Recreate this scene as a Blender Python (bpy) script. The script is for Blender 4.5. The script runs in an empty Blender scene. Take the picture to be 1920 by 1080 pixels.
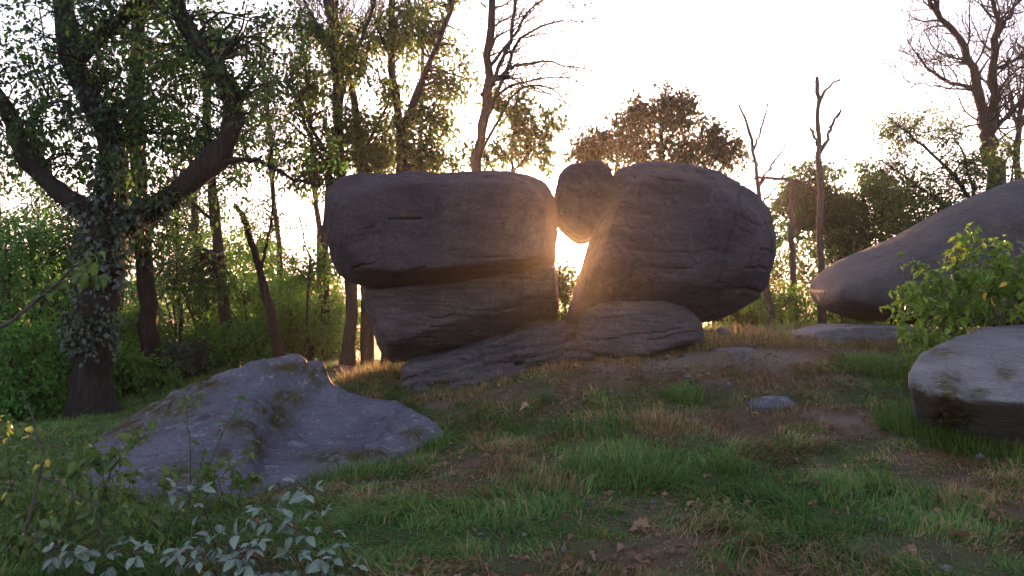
import bpy, bmesh, math, random
import numpy as np
from mathutils import Vector

C = bpy.context.scene.collection
sc = bpy.context.scene
R = math.radians

# ------------------------------------------------------------------ camera
F = 1397.0                      # focal length in pixels of a 1920 wide frame
EYE = 1.6
PITCH = -10 / F                 # horizon a little above the middle of the frame
cam_d = bpy.data.cameras.new('camera')
cam = bpy.data.objects.new('camera', cam_d)
C.objects.link(cam)
cam_d.sensor_width = 36.0
cam_d.lens = 36.0 * F / 1920
cam_d.clip_start = 0.05
cam_d.clip_end = 5000
cam.location = (0, 0, EYE)
cam.rotation_euler = (math.pi / 2 + PITCH, 0, 0)
sc.camera = cam

# ------------------------------------------------------------------ sky, sun, exposure
SUN_AZ = math.atan((1080 - 960) / F)
SUN_EL = math.atan((530 - 482) / F)
SUN = Vector((math.sin(SUN_AZ) * math.cos(SUN_EL), math.cos(SUN_AZ) * math.cos(SUN_EL), math.sin(SUN_EL)))
world = bpy.data.worlds.new('World')
sc.world = world
world.use_nodes = True
nt = world.node_tree
nt.nodes.clear()
sky = nt.nodes.new('ShaderNodeTexSky')
sky.sky_type = 'NISHITA'
sky.sun_disc = False
sky.sun_elevation = SUN_EL
sky.sun_rotation = SUN_AZ
sky.air_density = 1.0
sky.dust_density = 1.5
sky.ozone_density = 1.0
bg = nt.nodes.new('ShaderNodeBackground')
bg.inputs['Strength'].default_value = 0.14
hs = nt.nodes.new('ShaderNodeHueSaturation')         # sky colour desaturated to pale it
hs.inputs['Saturation'].default_value = 0.55
nt.links.new(sky.outputs[0], hs.inputs['Color'])
wb = nt.nodes.new('ShaderNodeVectorMath'); wb.operation = 'MULTIPLY'
wb.inputs[1].default_value = (0.98, 0.95, 1.22)
nt.links.new(hs.outputs[0], wb.inputs[0])
nt.links.new(wb.outputs[0], bg.inputs['Color'])
tc = nt.nodes.new('ShaderNodeTexCoord')
dt = nt.nodes.new('ShaderNodeVectorMath'); dt.operation = 'DOT_PRODUCT'
dt.inputs[1].default_value = SUN
nt.links.new(tc.outputs['Generated'], dt.inputs[0])
mr = nt.nodes.new('ShaderNodeMapRange')
mr.interpolation_type = 'SMOOTHSTEP'
mr.inputs['From Min'].default_value = math.cos(R(1.15))
mr.inputs['From Max'].default_value = math.cos(R(0.75))
nt.links.new(dt.outputs['Value'], mr.inputs['Value'])
disc = nt.nodes.new('ShaderNodeBackground')          # the sun itself, seen through the gap
disc.inputs['Color'].default_value = (1.0, 0.80, 0.45, 1)
ml = nt.nodes.new('ShaderNodeMath'); ml.operation = 'MULTIPLY'
ml.inputs[1].default_value = 25.0
nt.links.new(mr.outputs[0], ml.inputs[0])
nt.links.new(ml.outputs[0], disc.inputs['Strength'])
ad = nt.nodes.new('ShaderNodeAddShader')
nt.links.new(bg.outputs[0], ad.inputs[0]); nt.links.new(disc.outputs[0], ad.inputs[1])
wo = nt.nodes.new('ShaderNodeOutputWorld')
nt.links.new(ad.outputs[0], wo.inputs['Surface'])

sun_d = bpy.data.lights.new('sun', 'SUN')
sun_d.energy = 4.2
sun_d.angle = R(0.5)
sun_d.color = (1.0, 0.47, 0.19)
sun = bpy.data.objects.new('sun', sun_d)
C.objects.link(sun)
sun.location = (8, 60, 30)
sun.rotation_euler = (-SUN).to_track_quat('-Z', 'Y').to_euler()

sc.view_settings.view_transform = 'Standard'
sc.view_settings.look = 'None'
sc.view_settings.gamma = 1
sc.view_settings.use_curve_mapping = False
sc.view_settings.exposure = 3.15
sc.render.engine = 'CYCLES'
sc.cycles.volume_bounces = 1
sc.cycles.max_bounces = 8
sc.cycles.diffuse_bounces = 3
sc.cycles.transmission_bounces = 4
sc.cycles.transparent_max_bounces = 8
sc.cycles.sample_clamp_indirect = 4.0

# ------------------------------------------------------------------ helpers
cp, sp_ = math.cos(PITCH), math.sin(PITCH)


def P(px, py, Y):
    """a point at distance Y in front of the camera on the sight line of a photo pixel"""
    x = (px - 960) / F
    z = (540 - py) / F
    d = np.array([x, cp - z * sp_, sp_ + z * cp])
    return np.array([0, 0, EYE]) + d * (Y / d[1])


def PX(p):
    """photo pixel of world points (N,3)"""
    q = p - np.array([0, 0, EYE])
    yy = q[:, 1] * cp + q[:, 2] * sp_
    zz = -q[:, 1] * sp_ + q[:, 2] * cp
    return np.stack([960 + F * q[:, 0] / yy, 540 - F * zz / yy], 1)


def _hash(ix, iy, iz, seed):
    n = (ix.astype(np.uint32) * np.uint32(374761393) + iy.astype(np.uint32) * np.uint32(668265263)
         + iz.astype(np.uint32) * np.uint32(2246822519) + np.uint32((seed * 3266489917) & 0xffffffff))
    n = (n ^ (n >> np.uint32(13))) * np.uint32(1274126177)
    n = n ^ (n >> np.uint32(16))
    return (n & np.uint32(0xffffff)).astype(np.float64) / 0xffffff


def vnoise(p, seed=0):
    i = np.floor(p).astype(np.int64)
    f = p - i
    f = f * f * f * (f * (f * 6 - 15) + 10)
    r = 0
    for dx in (0, 1):
        wx = f[:, 0] if dx else 1 - f[:, 0]
        for dy in (0, 1):
            wy = f[:, 1] if dy else 1 - f[:, 1]
            for dz in (0, 1):
                wz = f[:, 2] if dz else 1 - f[:, 2]
                r = r + wx * wy * wz * _hash(i[:, 0] + dx, i[:, 1] + dy, i[:, 2] + dz, seed)
    return r * 2 - 1


def fbm(p, octaves=4, seed=0, gain=0.5, lac=2.03):
    a, s, r = 1.0, 1.0, 0
    t = 0
    for k in range(octaves):
        r = r + a * vnoise(p * s + 17.3 * k, seed + k)
        t += a
        a *= gain
        s *= lac
    return r / t


def smooth(a, b, x):
    t = np.clip((x - a) / (b - a), 0, 1)
    return t * t * (3 - 2 * t)


def mk_mesh(name, verts, faces, mat=None, attrs=None, smooth_shade=True, mat_idx=None):
    """faces: an (M,k) array, or a list of such arrays"""
    me = bpy.data.meshes.new(name)
    fl = faces if isinstance(faces, list) else [faces]
    fl = [np.asarray(f, dtype=np.int32) for f in fl if len(f)]
    verts = np.asarray(verts, dtype=np.float32)
    me.vertices.add(len(verts))
    me.vertices.foreach_set('co', verts.ravel())
    loops = np.concatenate([f.ravel() for f in fl])
    counts = np.concatenate([np.full(len(f), f.shape[1], dtype=np.int32) for f in fl])
    me.loops.add(len(loops))
    me.loops.foreach_set('vertex_index', loops)
    me.polygons.add(len(counts))
    starts = np.concatenate([[0], np.cumsum(counts)[:-1]]).astype(np.int32)
    me.polygons.foreach_set('loop_start', starts)
    me.polygons.foreach_set('loop_total', counts)
    me.polygons.foreach_set('use_smooth', np.full(len(counts), smooth_shade, dtype=bool))
    for k, v in (attrs or {}).items():
        at = me.attributes.new(k, 'FLOAT', 'POINT')
        at.data.foreach_set('value', np.asarray(v, dtype=np.float32))
    for m in (mat if isinstance(mat, (list, tuple)) else [mat]):
        if m:
            me.materials.append(m)
    me.update()
    me.validate()
    return me


def obj(name, me, parent=None, loc=None, **props):
    o = bpy.data.objects.new(name, me)
    C.objects.link(o)
    if parent is not None:
        o.parent = parent
    if loc is not None:
        o.location = loc
    for k, v in props.items():
        o[k] = v
    return o


def root(name, loc, label, cat, group=None):
    o = bpy.data.objects.new(name, None)
    C.objects.link(o)
    o.location = loc
    o.empty_display_size = 0.2
    o['label'] = label
    o['category'] = cat
    if group:
        o['group'] = group
    return o


def tag(o, label, cat, group=None):
    o['label'] = label
    o['category'] = cat
    if group:
        o['group'] = group
    return o


# ------------------------------------------------------------------ materials
def new_mat(name):
    m = bpy.data.materials.new(name)
    m.use_nodes = True
    t = m.node_tree
    t.nodes.clear()
    out = t.nodes.new('ShaderNodeOutputMaterial')
    return m, t, out


def ramp(t, src, stops):
    r = t.nodes.new('ShaderNodeValToRGB')
    e = r.color_ramp.elements
    while len(e) < len(stops):
        e.new(0.5)
    for k, (pos, col) in enumerate(stops):
        e[k].position = pos
        e[k].color = (*col, 1)
    t.links.new(src, r.inputs[0])
    return r.outputs[0]


def noise(t, vec, scale, detail=6, rough=0.6, dist=0.0):
    n = t.nodes.new('ShaderNodeTexNoise')
    n.inputs['Scale'].default_value = scale
    n.inputs['Detail'].default_value = detail
    n.inputs['Roughness'].default_value = rough
    n.inputs['Distortion'].default_value = dist
    if vec is not None:
        t.links.new(vec, n.inputs['Vector'])
    return n.outputs['Fac']


def mix(t, fac, a, b, kind='MIX'):
    n = t.nodes.new('ShaderNodeMix')
    n.data_type = 'RGBA'
    n.blend_type = kind
    for s, v in ((n.inputs[0], fac), (n.inputs[6], a), (n.inputs[7], b)):
        if hasattr(v, 'is_linked') or isinstance(v, bpy.types.NodeSocket):
            t.links.new(v, s)
        elif isinstance(v, (int, float)):
            s.default_value = v
        else:
            s.default_value = (*v, 1)
    return n.outputs[2]


def maprange(t, src, a, b, c=0.0, d=1.0):
    n = t.nodes.new('ShaderNodeMapRange')
    n.interpolation_type = 'SMOOTHSTEP'
    for k, v in zip(('From Min', 'From Max', 'To Min', 'To Max'), (a, b, c, d)):
        n.inputs[k].default_value = v
    t.links.new(src, n.inputs['Value'])
    return n.outputs[0]


def rock_material(name, dark, light, lichen=(0.34, 0.34, 0.33), lichen_amt=0.5, moss=0.0, streak=6.0):
    m, t, out = new_mat(name)
    pos = t.nodes.new('ShaderNodeNewGeometry').outputs['Position']
    mp = t.nodes.new('ShaderNodeMapping')
    mp.inputs['Scale'].default_value = (1, 1, streak)
    mp.inputs['Rotation'].default_value = (0, R(5), 0)
    t.links.new(pos, mp.inputs['Vector'])
    big = noise(t, pos, 1.3, 5, 0.6, 0.4)
    layer = noise(t, mp.outputs[0], 1.6, 7, 0.65, 0.3)
    fine = noise(t, pos, 34, 8, 0.7)
    col = ramp(t, big, [(0.3, dark), (0.72, light)])
    c2 = ramp(t, layer, [(0.3, tuple(v * 0.72 for v in dark)), (0.75, tuple(v * 1.12 for v in light))])
    col = mix(t, 0.5, col, c2)
    sp = ramp(t, fine, [(0.33, (0.62, 0.60, 0.60)), (0.52, (1, 1, 1)), (0.72, (1.35, 1.33, 1.3))])
    col = mix(t, 1.0, col, sp, 'MULTIPLY')
    # pale crusts of lichen, with a rim of their own
    ln = noise(t, pos, 5.5, 9, 0.72, 0.6)
    lf = maprange(t, ln, 0.56, 0.66, 0, lichen_amt)
    col = mix(t, lf, col, lichen)
    vo = t.nodes.new('ShaderNodeTexVoronoi')            # round crusts, crisp at the edge
    vo.inputs['Scale'].default_value = 9
    vo.inputs['Randomness'].default_value = 1
    wv = t.nodes.new('ShaderNodeVectorMath'); wv.operation = 'ADD'
    nv = t.nodes.new('ShaderNodeTexNoise'); nv.inputs['Scale'].default_value = 14; nv.inputs['Detail'].default_value = 5
    sv = t.nodes.new('ShaderNodeVectorMath'); sv.operation = 'SCALE'; sv.inputs['Scale'].default_value = 0.10
    t.links.new(pos, nv.inputs['Vector']); t.links.new(nv.outputs['Color'], sv.inputs[0])
    t.links.new(pos, wv.inputs[0]); t.links.new(sv.outputs[0], wv.inputs[1]); t.links.new(wv.outputs[0], vo.inputs['Vector'])
    cr = maprange(t, vo.outputs['Distance'], 0.30, 0.22, 0, 1)
    zone = maprange(t, noise(t, pos, 1.7, 4, 0.6), 0.50, 0.62, 0, 0.15 + 0.7 * lichen_amt)
    cz = t.nodes.new('ShaderNodeMath'); cz.operation = 'MULTIPLY'
    t.links.new(cr, cz.inputs[0]); t.links.new(zone, cz.inputs[1])
    col = mix(t, cz.outputs[0], col, tuple(v * 0.9 for v in lichen))
    # hairline cracks
    vc = t.nodes.new('ShaderNodeTexVoronoi'); vc.feature = 'DISTANCE_TO_EDGE'
    vc.inputs['Scale'].default_value = 1.5
    wv2 = t.nodes.new('ShaderNodeVectorMath'); wv2.operation = 'ADD'
    nv2 = t.nodes.new('ShaderNodeTexNoise'); nv2.inputs['Scale'].default_value = 2.2; nv2.inputs['Detail'].default_value = 6
    sv2 = t.nodes.new('ShaderNodeVectorMath'); sv2.operation = 'SCALE'; sv2.inputs['Scale'].default_value = 0.8
    t.links.new(mp.outputs[0], nv2.inputs['Vector']); t.links.new(nv2.outputs['Color'], sv2.inputs[0])
    t.links.new(mp.outputs[0], wv2.inputs[0]); t.links.new(sv2.outputs[0], wv2.inputs[1]); t.links.new(wv2.outputs[0], vc.inputs['Vector'])
    hair = maprange(t, vc.outputs['Distance'], 0.0, 0.022, 0, 1)
    hz_ = maprange(t, noise(t, pos, 1.1, 3, 0.5), 0.46, 0.58, 0, 0.8)
    hm_ = t.nodes.new('ShaderNodeMath'); hm_.operation = 'MULTIPLY_ADD'         # 1 - zone * (1 - hair)
    iv = t.nodes.new('ShaderNodeMath'); iv.operation = 'SUBTRACT'; iv.inputs[1].default_value = 1.0
    t.links.new(hair, iv.inputs[0]); t.links.new(iv.outputs[0], hm_.inputs[0]); t.links.new(hz_, hm_.inputs[1]); hm_.inputs[2].default_value = 1.0
    crack = hm_.outputs[0]
    dn = noise(t, pos, 2.6, 6, 0.7, 0.8)
    df = maprange(t, dn, 0.58, 0.70, 0, 0.55)
    col = mix(t, df, col, tuple(v * 0.45 for v in dark))
    if moss:
        at = t.nodes.new('ShaderNodeAttribute'); at.attribute_name = 'moss'
        mn = noise(t, pos, 9, 6, 0.7)
        ma = t.nodes.new('ShaderNodeMath'); ma.operation = 'MULTIPLY'
        t.links.new(maprange(t, mn, 0.36, 0.55), ma.inputs[0]); t.links.new(at.outputs['Fac'], ma.inputs[1])
        mc = ramp(t, fine, [(0.3, (0.022, 0.020, 0.006)), (0.7, (0.075, 0.06, 0.014))])
        col = mix(t, ma.outputs[0], col, mc)
    b = t.nodes.new('ShaderNodeBsdfPrincipled')
    t.links.new(col, b.inputs['Base Color'])
    b.inputs['Roughness'].default_value = 0.82
    b.inputs['Specular IOR Level'].default_value = 0.25
    b1 = t.nodes.new('ShaderNodeBump'); b1.inputs['Strength'].default_value = 0.55; b1.inputs['Distance'].default_value = 0.05
    t.links.new(layer, b1.inputs['Height'])
    b3 = t.nodes.new('ShaderNodeBump'); b3.inputs['Strength'].default_value = 0.7; b3.inputs['Distance'].default_value = 0.03
    t.links.new(crack, b3.inputs['Height']); t.links.new(b1.outputs[0], b3.inputs['Normal'])
    mid = noise(t, pos, 11, 7, 0.68, 0.5)
    b4 = t.nodes.new('ShaderNodeBump'); b4.inputs['Strength'].default_value = 0.7; b4.inputs['Distance'].default_value = 0.03
    t.links.new(mid, b4.inputs['Height']); t.links.new(b3.outputs[0], b4.inputs['Normal'])
    b2 = t.nodes.new('ShaderNodeBump'); b2.inputs['Strength'].default_value = 0.75; b2.inputs['Distance'].default_value = 0.012
    t.links.new(fine, b2.inputs['Height']); t.links.new(b4.outputs[0], b2.inputs['Normal'])
    t.links.new(b2.outputs[0], b.inputs['Normal'])
    t.links.new(b.outputs[0], out.inputs['Surface'])
    return m


def bark_material(name, dark, light, vscale=14):
    m, t, out = new_mat(name)
    pos = t.nodes.new('ShaderNodeNewGeometry').outputs['Position']
    mp = t.nodes.new('ShaderNodeMapping'); mp.inputs['Scale'].default_value = (vscale, vscale, vscale * 0.16)
    t.links.new(pos, mp.inputs['Vector'])
    n1 = noise(t, mp.outputs[0], 1.6, 6, 0.65, 0.6)
    n2 = noise(t, pos, 3.0, 4, 0.6)
    col = ramp(t, n1, [(0.35, dark), (0.68, light)])
    col = mix(t, maprange(t, n2, 0.5, 0.7, 0, 0.35), col, tuple(v * 1.1 for v in (dark[0] + .012, dark[1] + .018, dark[2] + .008)))
    b = t.nodes.new('ShaderNodeBsdfPrincipled')
    t.links.new(col, b.inputs['Base Color'])
    b.inputs['Roughness'].default_value = 0.9
    b.inputs['Specular IOR Level'].default_value = 0.15
    bp = t.nodes.new('ShaderNodeBump'); bp.inputs['Strength'].default_value = 0.8; bp.inputs['Distance'].default_value = 0.03
    t.links.new(n1, bp.inputs['Height'])
    t.links.new(bp.outputs[0], b.inputs['Normal'])
    t.links.new(b.outputs[0], out.inputs['Surface'])
    return m


def leaf_material(name, c0, c1, trans, tfac=0.42, rough=0.5, spec=0.3, attr='tint'):
    """c0..c1 by the leaf's own tint; light shines through in the colour trans"""
    m, t, out = new_mat(name)
    if attr == 'object':
        src = t.nodes.new('ShaderNodeObjectInfo').outputs['Random']
    else:
        a = t.nodes.new('ShaderNodeAttribute'); a.attribute_name = attr
        src = a.outputs['Fac']
    col = ramp(t, src, [(0.0, c0), (1.0, c1)])
    if attr == 'object':
        oc = t.nodes.new('ShaderNodeTexCoord').outputs['Object']
        sx = t.nodes.new('ShaderNodeSeparateXYZ'); t.links.new(oc, sx.inputs[0])
        ab = t.nodes.new('ShaderNodeMath'); ab.operation = 'ABSOLUTE'; t.links.new(sx.outputs[0], ab.inputs[0])
        oi = t.nodes.new('ShaderNodeObjectInfo')
        ov = t.nodes.new('ShaderNodeVectorMath'); ov.operation = 'ADD'
        t.links.new(oc, ov.inputs[0]); t.links.new(oi.outputs['Random'], ov.inputs[1])
        mot = noise(t, ov.outputs[0], 5, 5, 0.65)
        col = mix(t, maprange(t, mot, 0.52, 0.66, 0, 0.55), col, tuple(v * 0.55 for v in c0))
        col = mix(t, maprange(t, mot, 0.62, 0.72, 0, 0.6), col, (0.11, 0.07, 0.03))
        col = mix(t, maprange(t, ab.outputs[0], 0.03, 0.012, 0, 0.5), col, tuple(min(1, v * 1.7) for v in c1))
    b = t.nodes.new('ShaderNodeBsdfPrincipled')
    b.inputs['Roughness'].default_value = rough
    b.inputs['Specular IOR Level'].default_value = spec
    t.links.new(col, b.inputs['Base Color'])
    tr = t.nodes.new('ShaderNodeBsdfTranslucent')
    tcol = mix(t, 0.5, col, trans)
    t.links.new(tcol, tr.inputs['Color'])
    mx = t.nodes.new('ShaderNodeMixShader'); mx.inputs[0].default_value = tfac
    t.links.new(b.outputs[0], mx.inputs[1]); t.links.new(tr.outputs[0], mx.inputs[2])
    t.links.new(mx.outputs[0], out.inputs['Surface'])
    return m


M = {}
M['rock_main'] = rock_material('granite', (0.032, 0.024, 0.029), (0.078, 0.060, 0.066), lichen=(0.13, 0.115, 0.112), lichen_amt=0.2, streak=2.5)
M['rock_layer'] = rock_material('layered_gneiss', (0.040, 0.032, 0.034), (0.115, 0.096, 0.098), lichen=(0.17, 0.155, 0.155), lichen_amt=0.3, streak=11)
M['rock_grey'] = rock_material('weathered_granite', (0.068, 0.065, 0.086), (0.150, 0.146, 0.184), lichen=(0.27, 0.27, 0.31), lichen_amt=0.6, moss=1.0, streak=2)
M['rock_whale'] = rock_material('smooth_granite', (0.048, 0.044, 0.046), (0.100, 0.093, 0.097), lichen=(0.15, 0.145, 0.145), lichen_amt=0.15, streak=2)
M['rock_flat'] = rock_material('pale_granite', (0.095, 0.092, 0.098), (0.205, 0.198, 0.208), lichen=(0.28, 0.28, 0.28), lichen_amt=0.5, moss=1.0, streak=4)
M['bark_oak'] = bark_material('oak_bark', (0.008, 0.007, 0.007), (0.034, 0.029, 0.027))
M['bark'] = bark_material('grey_bark', (0.018, 0.015, 0.014), (0.062, 0.053, 0.050), 22)
M['bark_dead'] = bark_material('bleached_dead_bark', (0.035, 0.029, 0.027), (0.12, 0.10, 0.093), 26)
M['stem'] = bark_material('shrub_stem', (0.05, 0.042, 0.036), (0.15, 0.13, 0.12), 60)
M['cane'] = bark_material('bramble_cane', (0.05, 0.022, 0.02), (0.13, 0.06, 0.05), 60)
M['leaf_oak'] = leaf_material('oak_leaf', (0.014, 0.036, 0.014), (0.050, 0.090, 0.024), (0.11, 0.30, 0.05))
M['leaf_autumn'] = leaf_material('turning_leaf', (0.020, 0.048, 0.014), (0.075, 0.110, 0.022), (0.19, 0.33, 0.05))
M['leaf_green'] = leaf_material('green_leaf', (0.032, 0.110, 0.018), (0.095, 0.220, 0.036), (0.16, 0.42, 0.05))
M['leaf_red'] = leaf_material('reddish_leaf', (0.024, 0.028, 0.018), (0.062, 0.058, 0.028), (0.15, 0.19, 0.06))
M['leaf_ivy'] = leaf_material('ivy_leaf', (0.016, 0.034, 0.022), (0.045, 0.075, 0.048), (0.06, 0.10, 0.03), 0.2, 0.4, 0.5)
M['leaf_bush'] = leaf_material('bush_leaf', (0.065, 0.150, 0.018), (0.155, 0.245, 0.030), (0.26, 0.42, 0.04), 0.42, 0.4, 0.45, 'object')
M['leaf_bush_s'] = leaf_material('bush_leaf_small', (0.065, 0.150, 0.018), (0.155, 0.245, 0.030), (0.26, 0.42, 0.04), 0.42, 0.4, 0.45)
M['leaf_sapling'] = leaf_material('sapling_leaf', (0.040, 0.085, 0.020), (0.110, 0.170, 0.040), (0.20, 0.30, 0.05), 0.4, 0.45, 0.4, 'object')
M['leaf_bramble'] = leaf_material('bramble_leaf', (0.085, 0.130, 0.098), (0.195, 0.260, 0.208), (0.12, 0.18, 0.08), 0.2, 0.45, 0.4, 'object')
M['leaf_yellow'] = leaf_material('yellow_leaf', (0.45, 0.27, 0.03), (0.60, 0.38, 0.06), (0.6, 0.4, 0.05), 0.4, 0.5, 0.3, 'object')
M['leaf_dead'] = leaf_material('fallen_leaf', (0.085, 0.045, 0.024), (0.26, 0.165, 0.11), (0.3, 0.16, 0.06), 0.15, 0.7, 0.15)
M['leaf_dead_o'] = leaf_material('fallen_oak_leaf', (0.20, 0.125, 0.085), (0.34, 0.22, 0.15), (0.3, 0.16, 0.06), 0.12, 0.7, 0.15, 'object')
M['leaf_far'] = leaf_material('far_leaf', (0.024, 0.055, 0.02), (0.06, 0.10, 0.03), (0.14, 0.24, 0.05), 0.3)


def grass_material():
    m, t, out = new_mat('grass_blade')
    a = t.nodes.new('ShaderNodeAttribute'); a.attribute_name = 'dry'
    b_ = t.nodes.new('ShaderNodeAttribute'); b_.attribute_name = 'tint'
    g = ramp(t, b_.outputs['Fac'], [(0, (0.036, 0.100, 0.020)), (0.6, (0.088, 0.205, 0.038)), (1, (0.17, 0.28, 0.065))])
    d = ramp(t, b_.outputs['Fac'], [(0, (0.14, 0.072, 0.036)), (0.6, (0.32, 0.185, 0.095)), (1, (0.46, 0.34, 0.20))])
    col = mix(t, a.outputs['Fac'], g, d)
    b = t.nodes.new('ShaderNodeBsdfPrincipled')
    b.inputs['Roughness'].default_value = 0.55
    b.inputs['Specular IOR Level'].default_value = 0.25
    t.links.new(col, b.inputs['Base Color'])
    tr = t.nodes.new('ShaderNodeBsdfTranslucent')
    t.links.new(col, tr.inputs['Color'])
    mx = t.nodes.new('ShaderNodeMixShader'); mx.inputs[0].default_value = 0.35
    t.links.new(b.outputs[0], mx.inputs[1]); t.links.new(tr.outputs[0], mx.inputs[2])
    t.links.new(mx.outputs[0], out.inputs['Surface'])
    return m


M['grass'] = grass_material()


def ground_material():
    m, t, out = new_mat('hill_soil')
    pos = t.nodes.new('ShaderNodeNewGeometry').outputs['Position']
    a = t.nodes.new('ShaderNodeAttribute'); a.attribute_name = 'dry'
    far = t.nodes.new('ShaderNodeAttribute'); far.attribute_name = 'far'
    bare = t.nodes.new('ShaderNodeAttribute'); bare.attribute_name = 'bare'
    n1 = noise(t, pos, 6, 8, 0.7, 0.4)
    n2 = noise(t, pos, 45, 8, 0.75)
    soil = ramp(t, n1, [(0.3, (0.075, 0.054, 0.038)), (0.7, (0.17, 0.125, 0.088))])
    turf = ramp(t, n2, [(0.3, (0.024, 0.052, 0.014)), (0.7, (0.070, 0.110, 0.034))])
    col = mix(t, a.outputs['Fac'], turf, soil)
    path = ramp(t, n2, [(0.3, (0.13, 0.10, 0.080)), (0.7, (0.29, 0.235, 0.20))])
    col = mix(t, bare.outputs['Fac'], col, path)
    sp = ramp(t, n2, [(0.3, (0.6, 0.6, 0.6)), (0.6, (1.15, 1.1, 1.05))])
    col = mix(t, 1.0, col, sp, 'MULTIPLY')
    n3 = noise(t, pos, 0.012, 6, 0.6)
    field = ramp(t, n3, [(0.4, (0.10, 0.12, 0.04)), (0.5, (0.24, 0.20, 0.10)), (0.62, (0.16, 0.15, 0.06))])
    col = mix(t, far.outputs['Fac'], col, field)
    b = t.nodes.new('ShaderNodeBsdfPrincipled')
    b.inputs['Roughness'].default_value = 0.95
    b.inputs['Specular IOR Level'].default_value = 0.1
    t.links.new(col, b.inputs['Base Color'])
    bp = t.nodes.new('ShaderNodeBump'); bp.inputs['Strength'].default_value = 0.8; bp.inputs['Distance'].default_value = 0.03
    t.links.new(n2, bp.inputs['Height'])
    t.links.new(bp.outputs[0], b.inputs['Normal'])
    t.links.new(b.outputs[0], out.inputs['Surface'])
    return m


M['ground'] = ground_material()

# ------------------------------------------------------------------ terrain
CTRL = [(960, 1080, 4.0), (500, 1080, 3.9), (0, 1080, 3.8), (1500, 1080, 4.0), (1920, 1080, 4.0),
        (820, 948, 5.5), (400, 960, 5.5), (1200, 940, 5.5), (1600, 940, 5.4), (1920, 920, 5.3),
        (960, 850, 7.0), (1250, 850, 7.0), (1500, 840, 7.0), (1700, 830, 6.7), (1850, 900, 5.7),
        (600, 880, 6.8), (240, 935, 6.0), (100, 900, 7.0),
        (760, 790, 8.5), (850, 760, 9.0), (1000, 740, 9.0), (1200, 745, 8.8), (1400, 755, 8.4), (1600, 745, 8.4),
        (760, 735, 9.8), (900, 710, 10.0), (1100, 665, 10.2), (1300, 655, 10.5), (1450, 642, 11.0), (1600, 645, 11.0),
        (1750, 640, 11.0), (1950, 640, 11.5), (1850, 838, 6.95), (1960, 850, 6.8), (1060, 612, 11.3), (1300, 625, 12.0), (1450, 615, 13.5), (1650, 615, 13.5), (1950, 622, 13.5),
        (170, 785, 12.0), (0, 800, 11.0), (285, 745, 15.0), (60, 765, 15), (430, 695, 17), (530, 690, 15.0), (640, 705, 13.0), (720, 705, 14.0),
        (0, 830, 9.0), (200, 815, 9.0), (400, 800, 9.5), (900, 690, 14.5), (1100, 650, 15), (1400, 640, 16.5), (1700, 640, 17)]
CP = np.array([P(*c) for c in CTRL])
CP = np.vstack([CP, [[-6, 0, 0.1], [0, 0, 0.05], [6, 0, 0.25], [0, -8, 0.0], [-12, 4, 0.0], [13, 4, 0.4], [12, 11, 0.7]]])


UNDER = np.array([P(*q) for q in [(300, 780, 8.5), (420, 745, 8.7), (520, 715, 8.8), (640, 775, 8.7), (720, 785, 8.6), (300, 850, 7.2), (420, 840, 7.4), (520, 830, 7.9), (620, 830, 7.9), (400, 885, 6.7), (560, 860, 7.2), (700, 820, 8.1), (480, 780, 8.3), (590, 735, 9.0)]])
UNDER[:, 2] -= .30
CP = np.vstack([CP, UNDER])


def _tps():
    xy, z = CP[:, :2], CP[:, 2]
    n = len(xy)
    d = np.linalg.norm(xy[:, None] - xy[None], axis=2)
    K = np.where(d > 0, d * d * np.log(d + 1e-9), 0) + np.eye(n) * 0.6
    Q = np.hstack([np.ones((n, 1)), xy])
    A = np.block([[K, Q], [Q.T, np.zeros((3, 3))]])
    s = np.linalg.solve(A, np.concatenate([z, np.zeros(3)]))
    return xy, s[:n], s[n:]


_TX, _TW, _TA = _tps()


def height(xy):
    xy = np.atleast_2d(np.asarray(xy, dtype=float))[:, :2]
    out = np.empty(len(xy))
    for k in range(0, len(xy), 60000):
        q = xy[k:k + 60000]
        d2 = ((q[:, None] - _TX[None]) ** 2).sum(2)
        near = (0.5 * d2 * np.log(d2 + 1e-9)) @ _TW + _TA[0] + q @ _TA[1:]
        r = np.hypot(q[:, 0], q[:, 1] - 8)
        farz = np.interp(r, [0, 9, 14, 25, 40, 100, 200, 320, 480, 620], [0.2, 0.0, -0.8, -2.6, -4.6, -10, -15, -15, -7, 1.0])
        w = smooth(7.5, 15, r)
        w = np.where(q[:, 1] < 8, smooth(9, 16, r), smooth(8, 13, r))
        bumps = 0.05 * fbm(np.column_stack([q * 0.9, np.zeros(len(q))]), 3, 5) + 0.025 * fbm(np.column_stack([q * 3.1, np.zeros(len(q))]), 3, 9)
        roll = 3.0 * fbm(np.column_stack([q * 0.012, np.zeros(len(q))]), 3, 31) * smooth(60, 250, r)
        out[k:k + 60000] = near * (1 - w) + farz * w + bumps + roll
    return out


def hz(x, y):
    return float(height([[x, y]])[0])


def on_ground(px, py, y0=2.5, y1=40):
    """where the sight line of a photo pixel meets the hill"""
    ys = np.linspace(y0, y1, 1500)
    pts = np.array([P(px, py, 1.0)]) - np.array([[0, 0, EYE]])
    pts = np.array([[0, 0, EYE]]) + pts * ys[:, None]
    below = pts[:, 2] < height(pts)
    k = int(np.argmax(below)) if below.any() else len(ys) - 1
    return pts[k]


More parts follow.
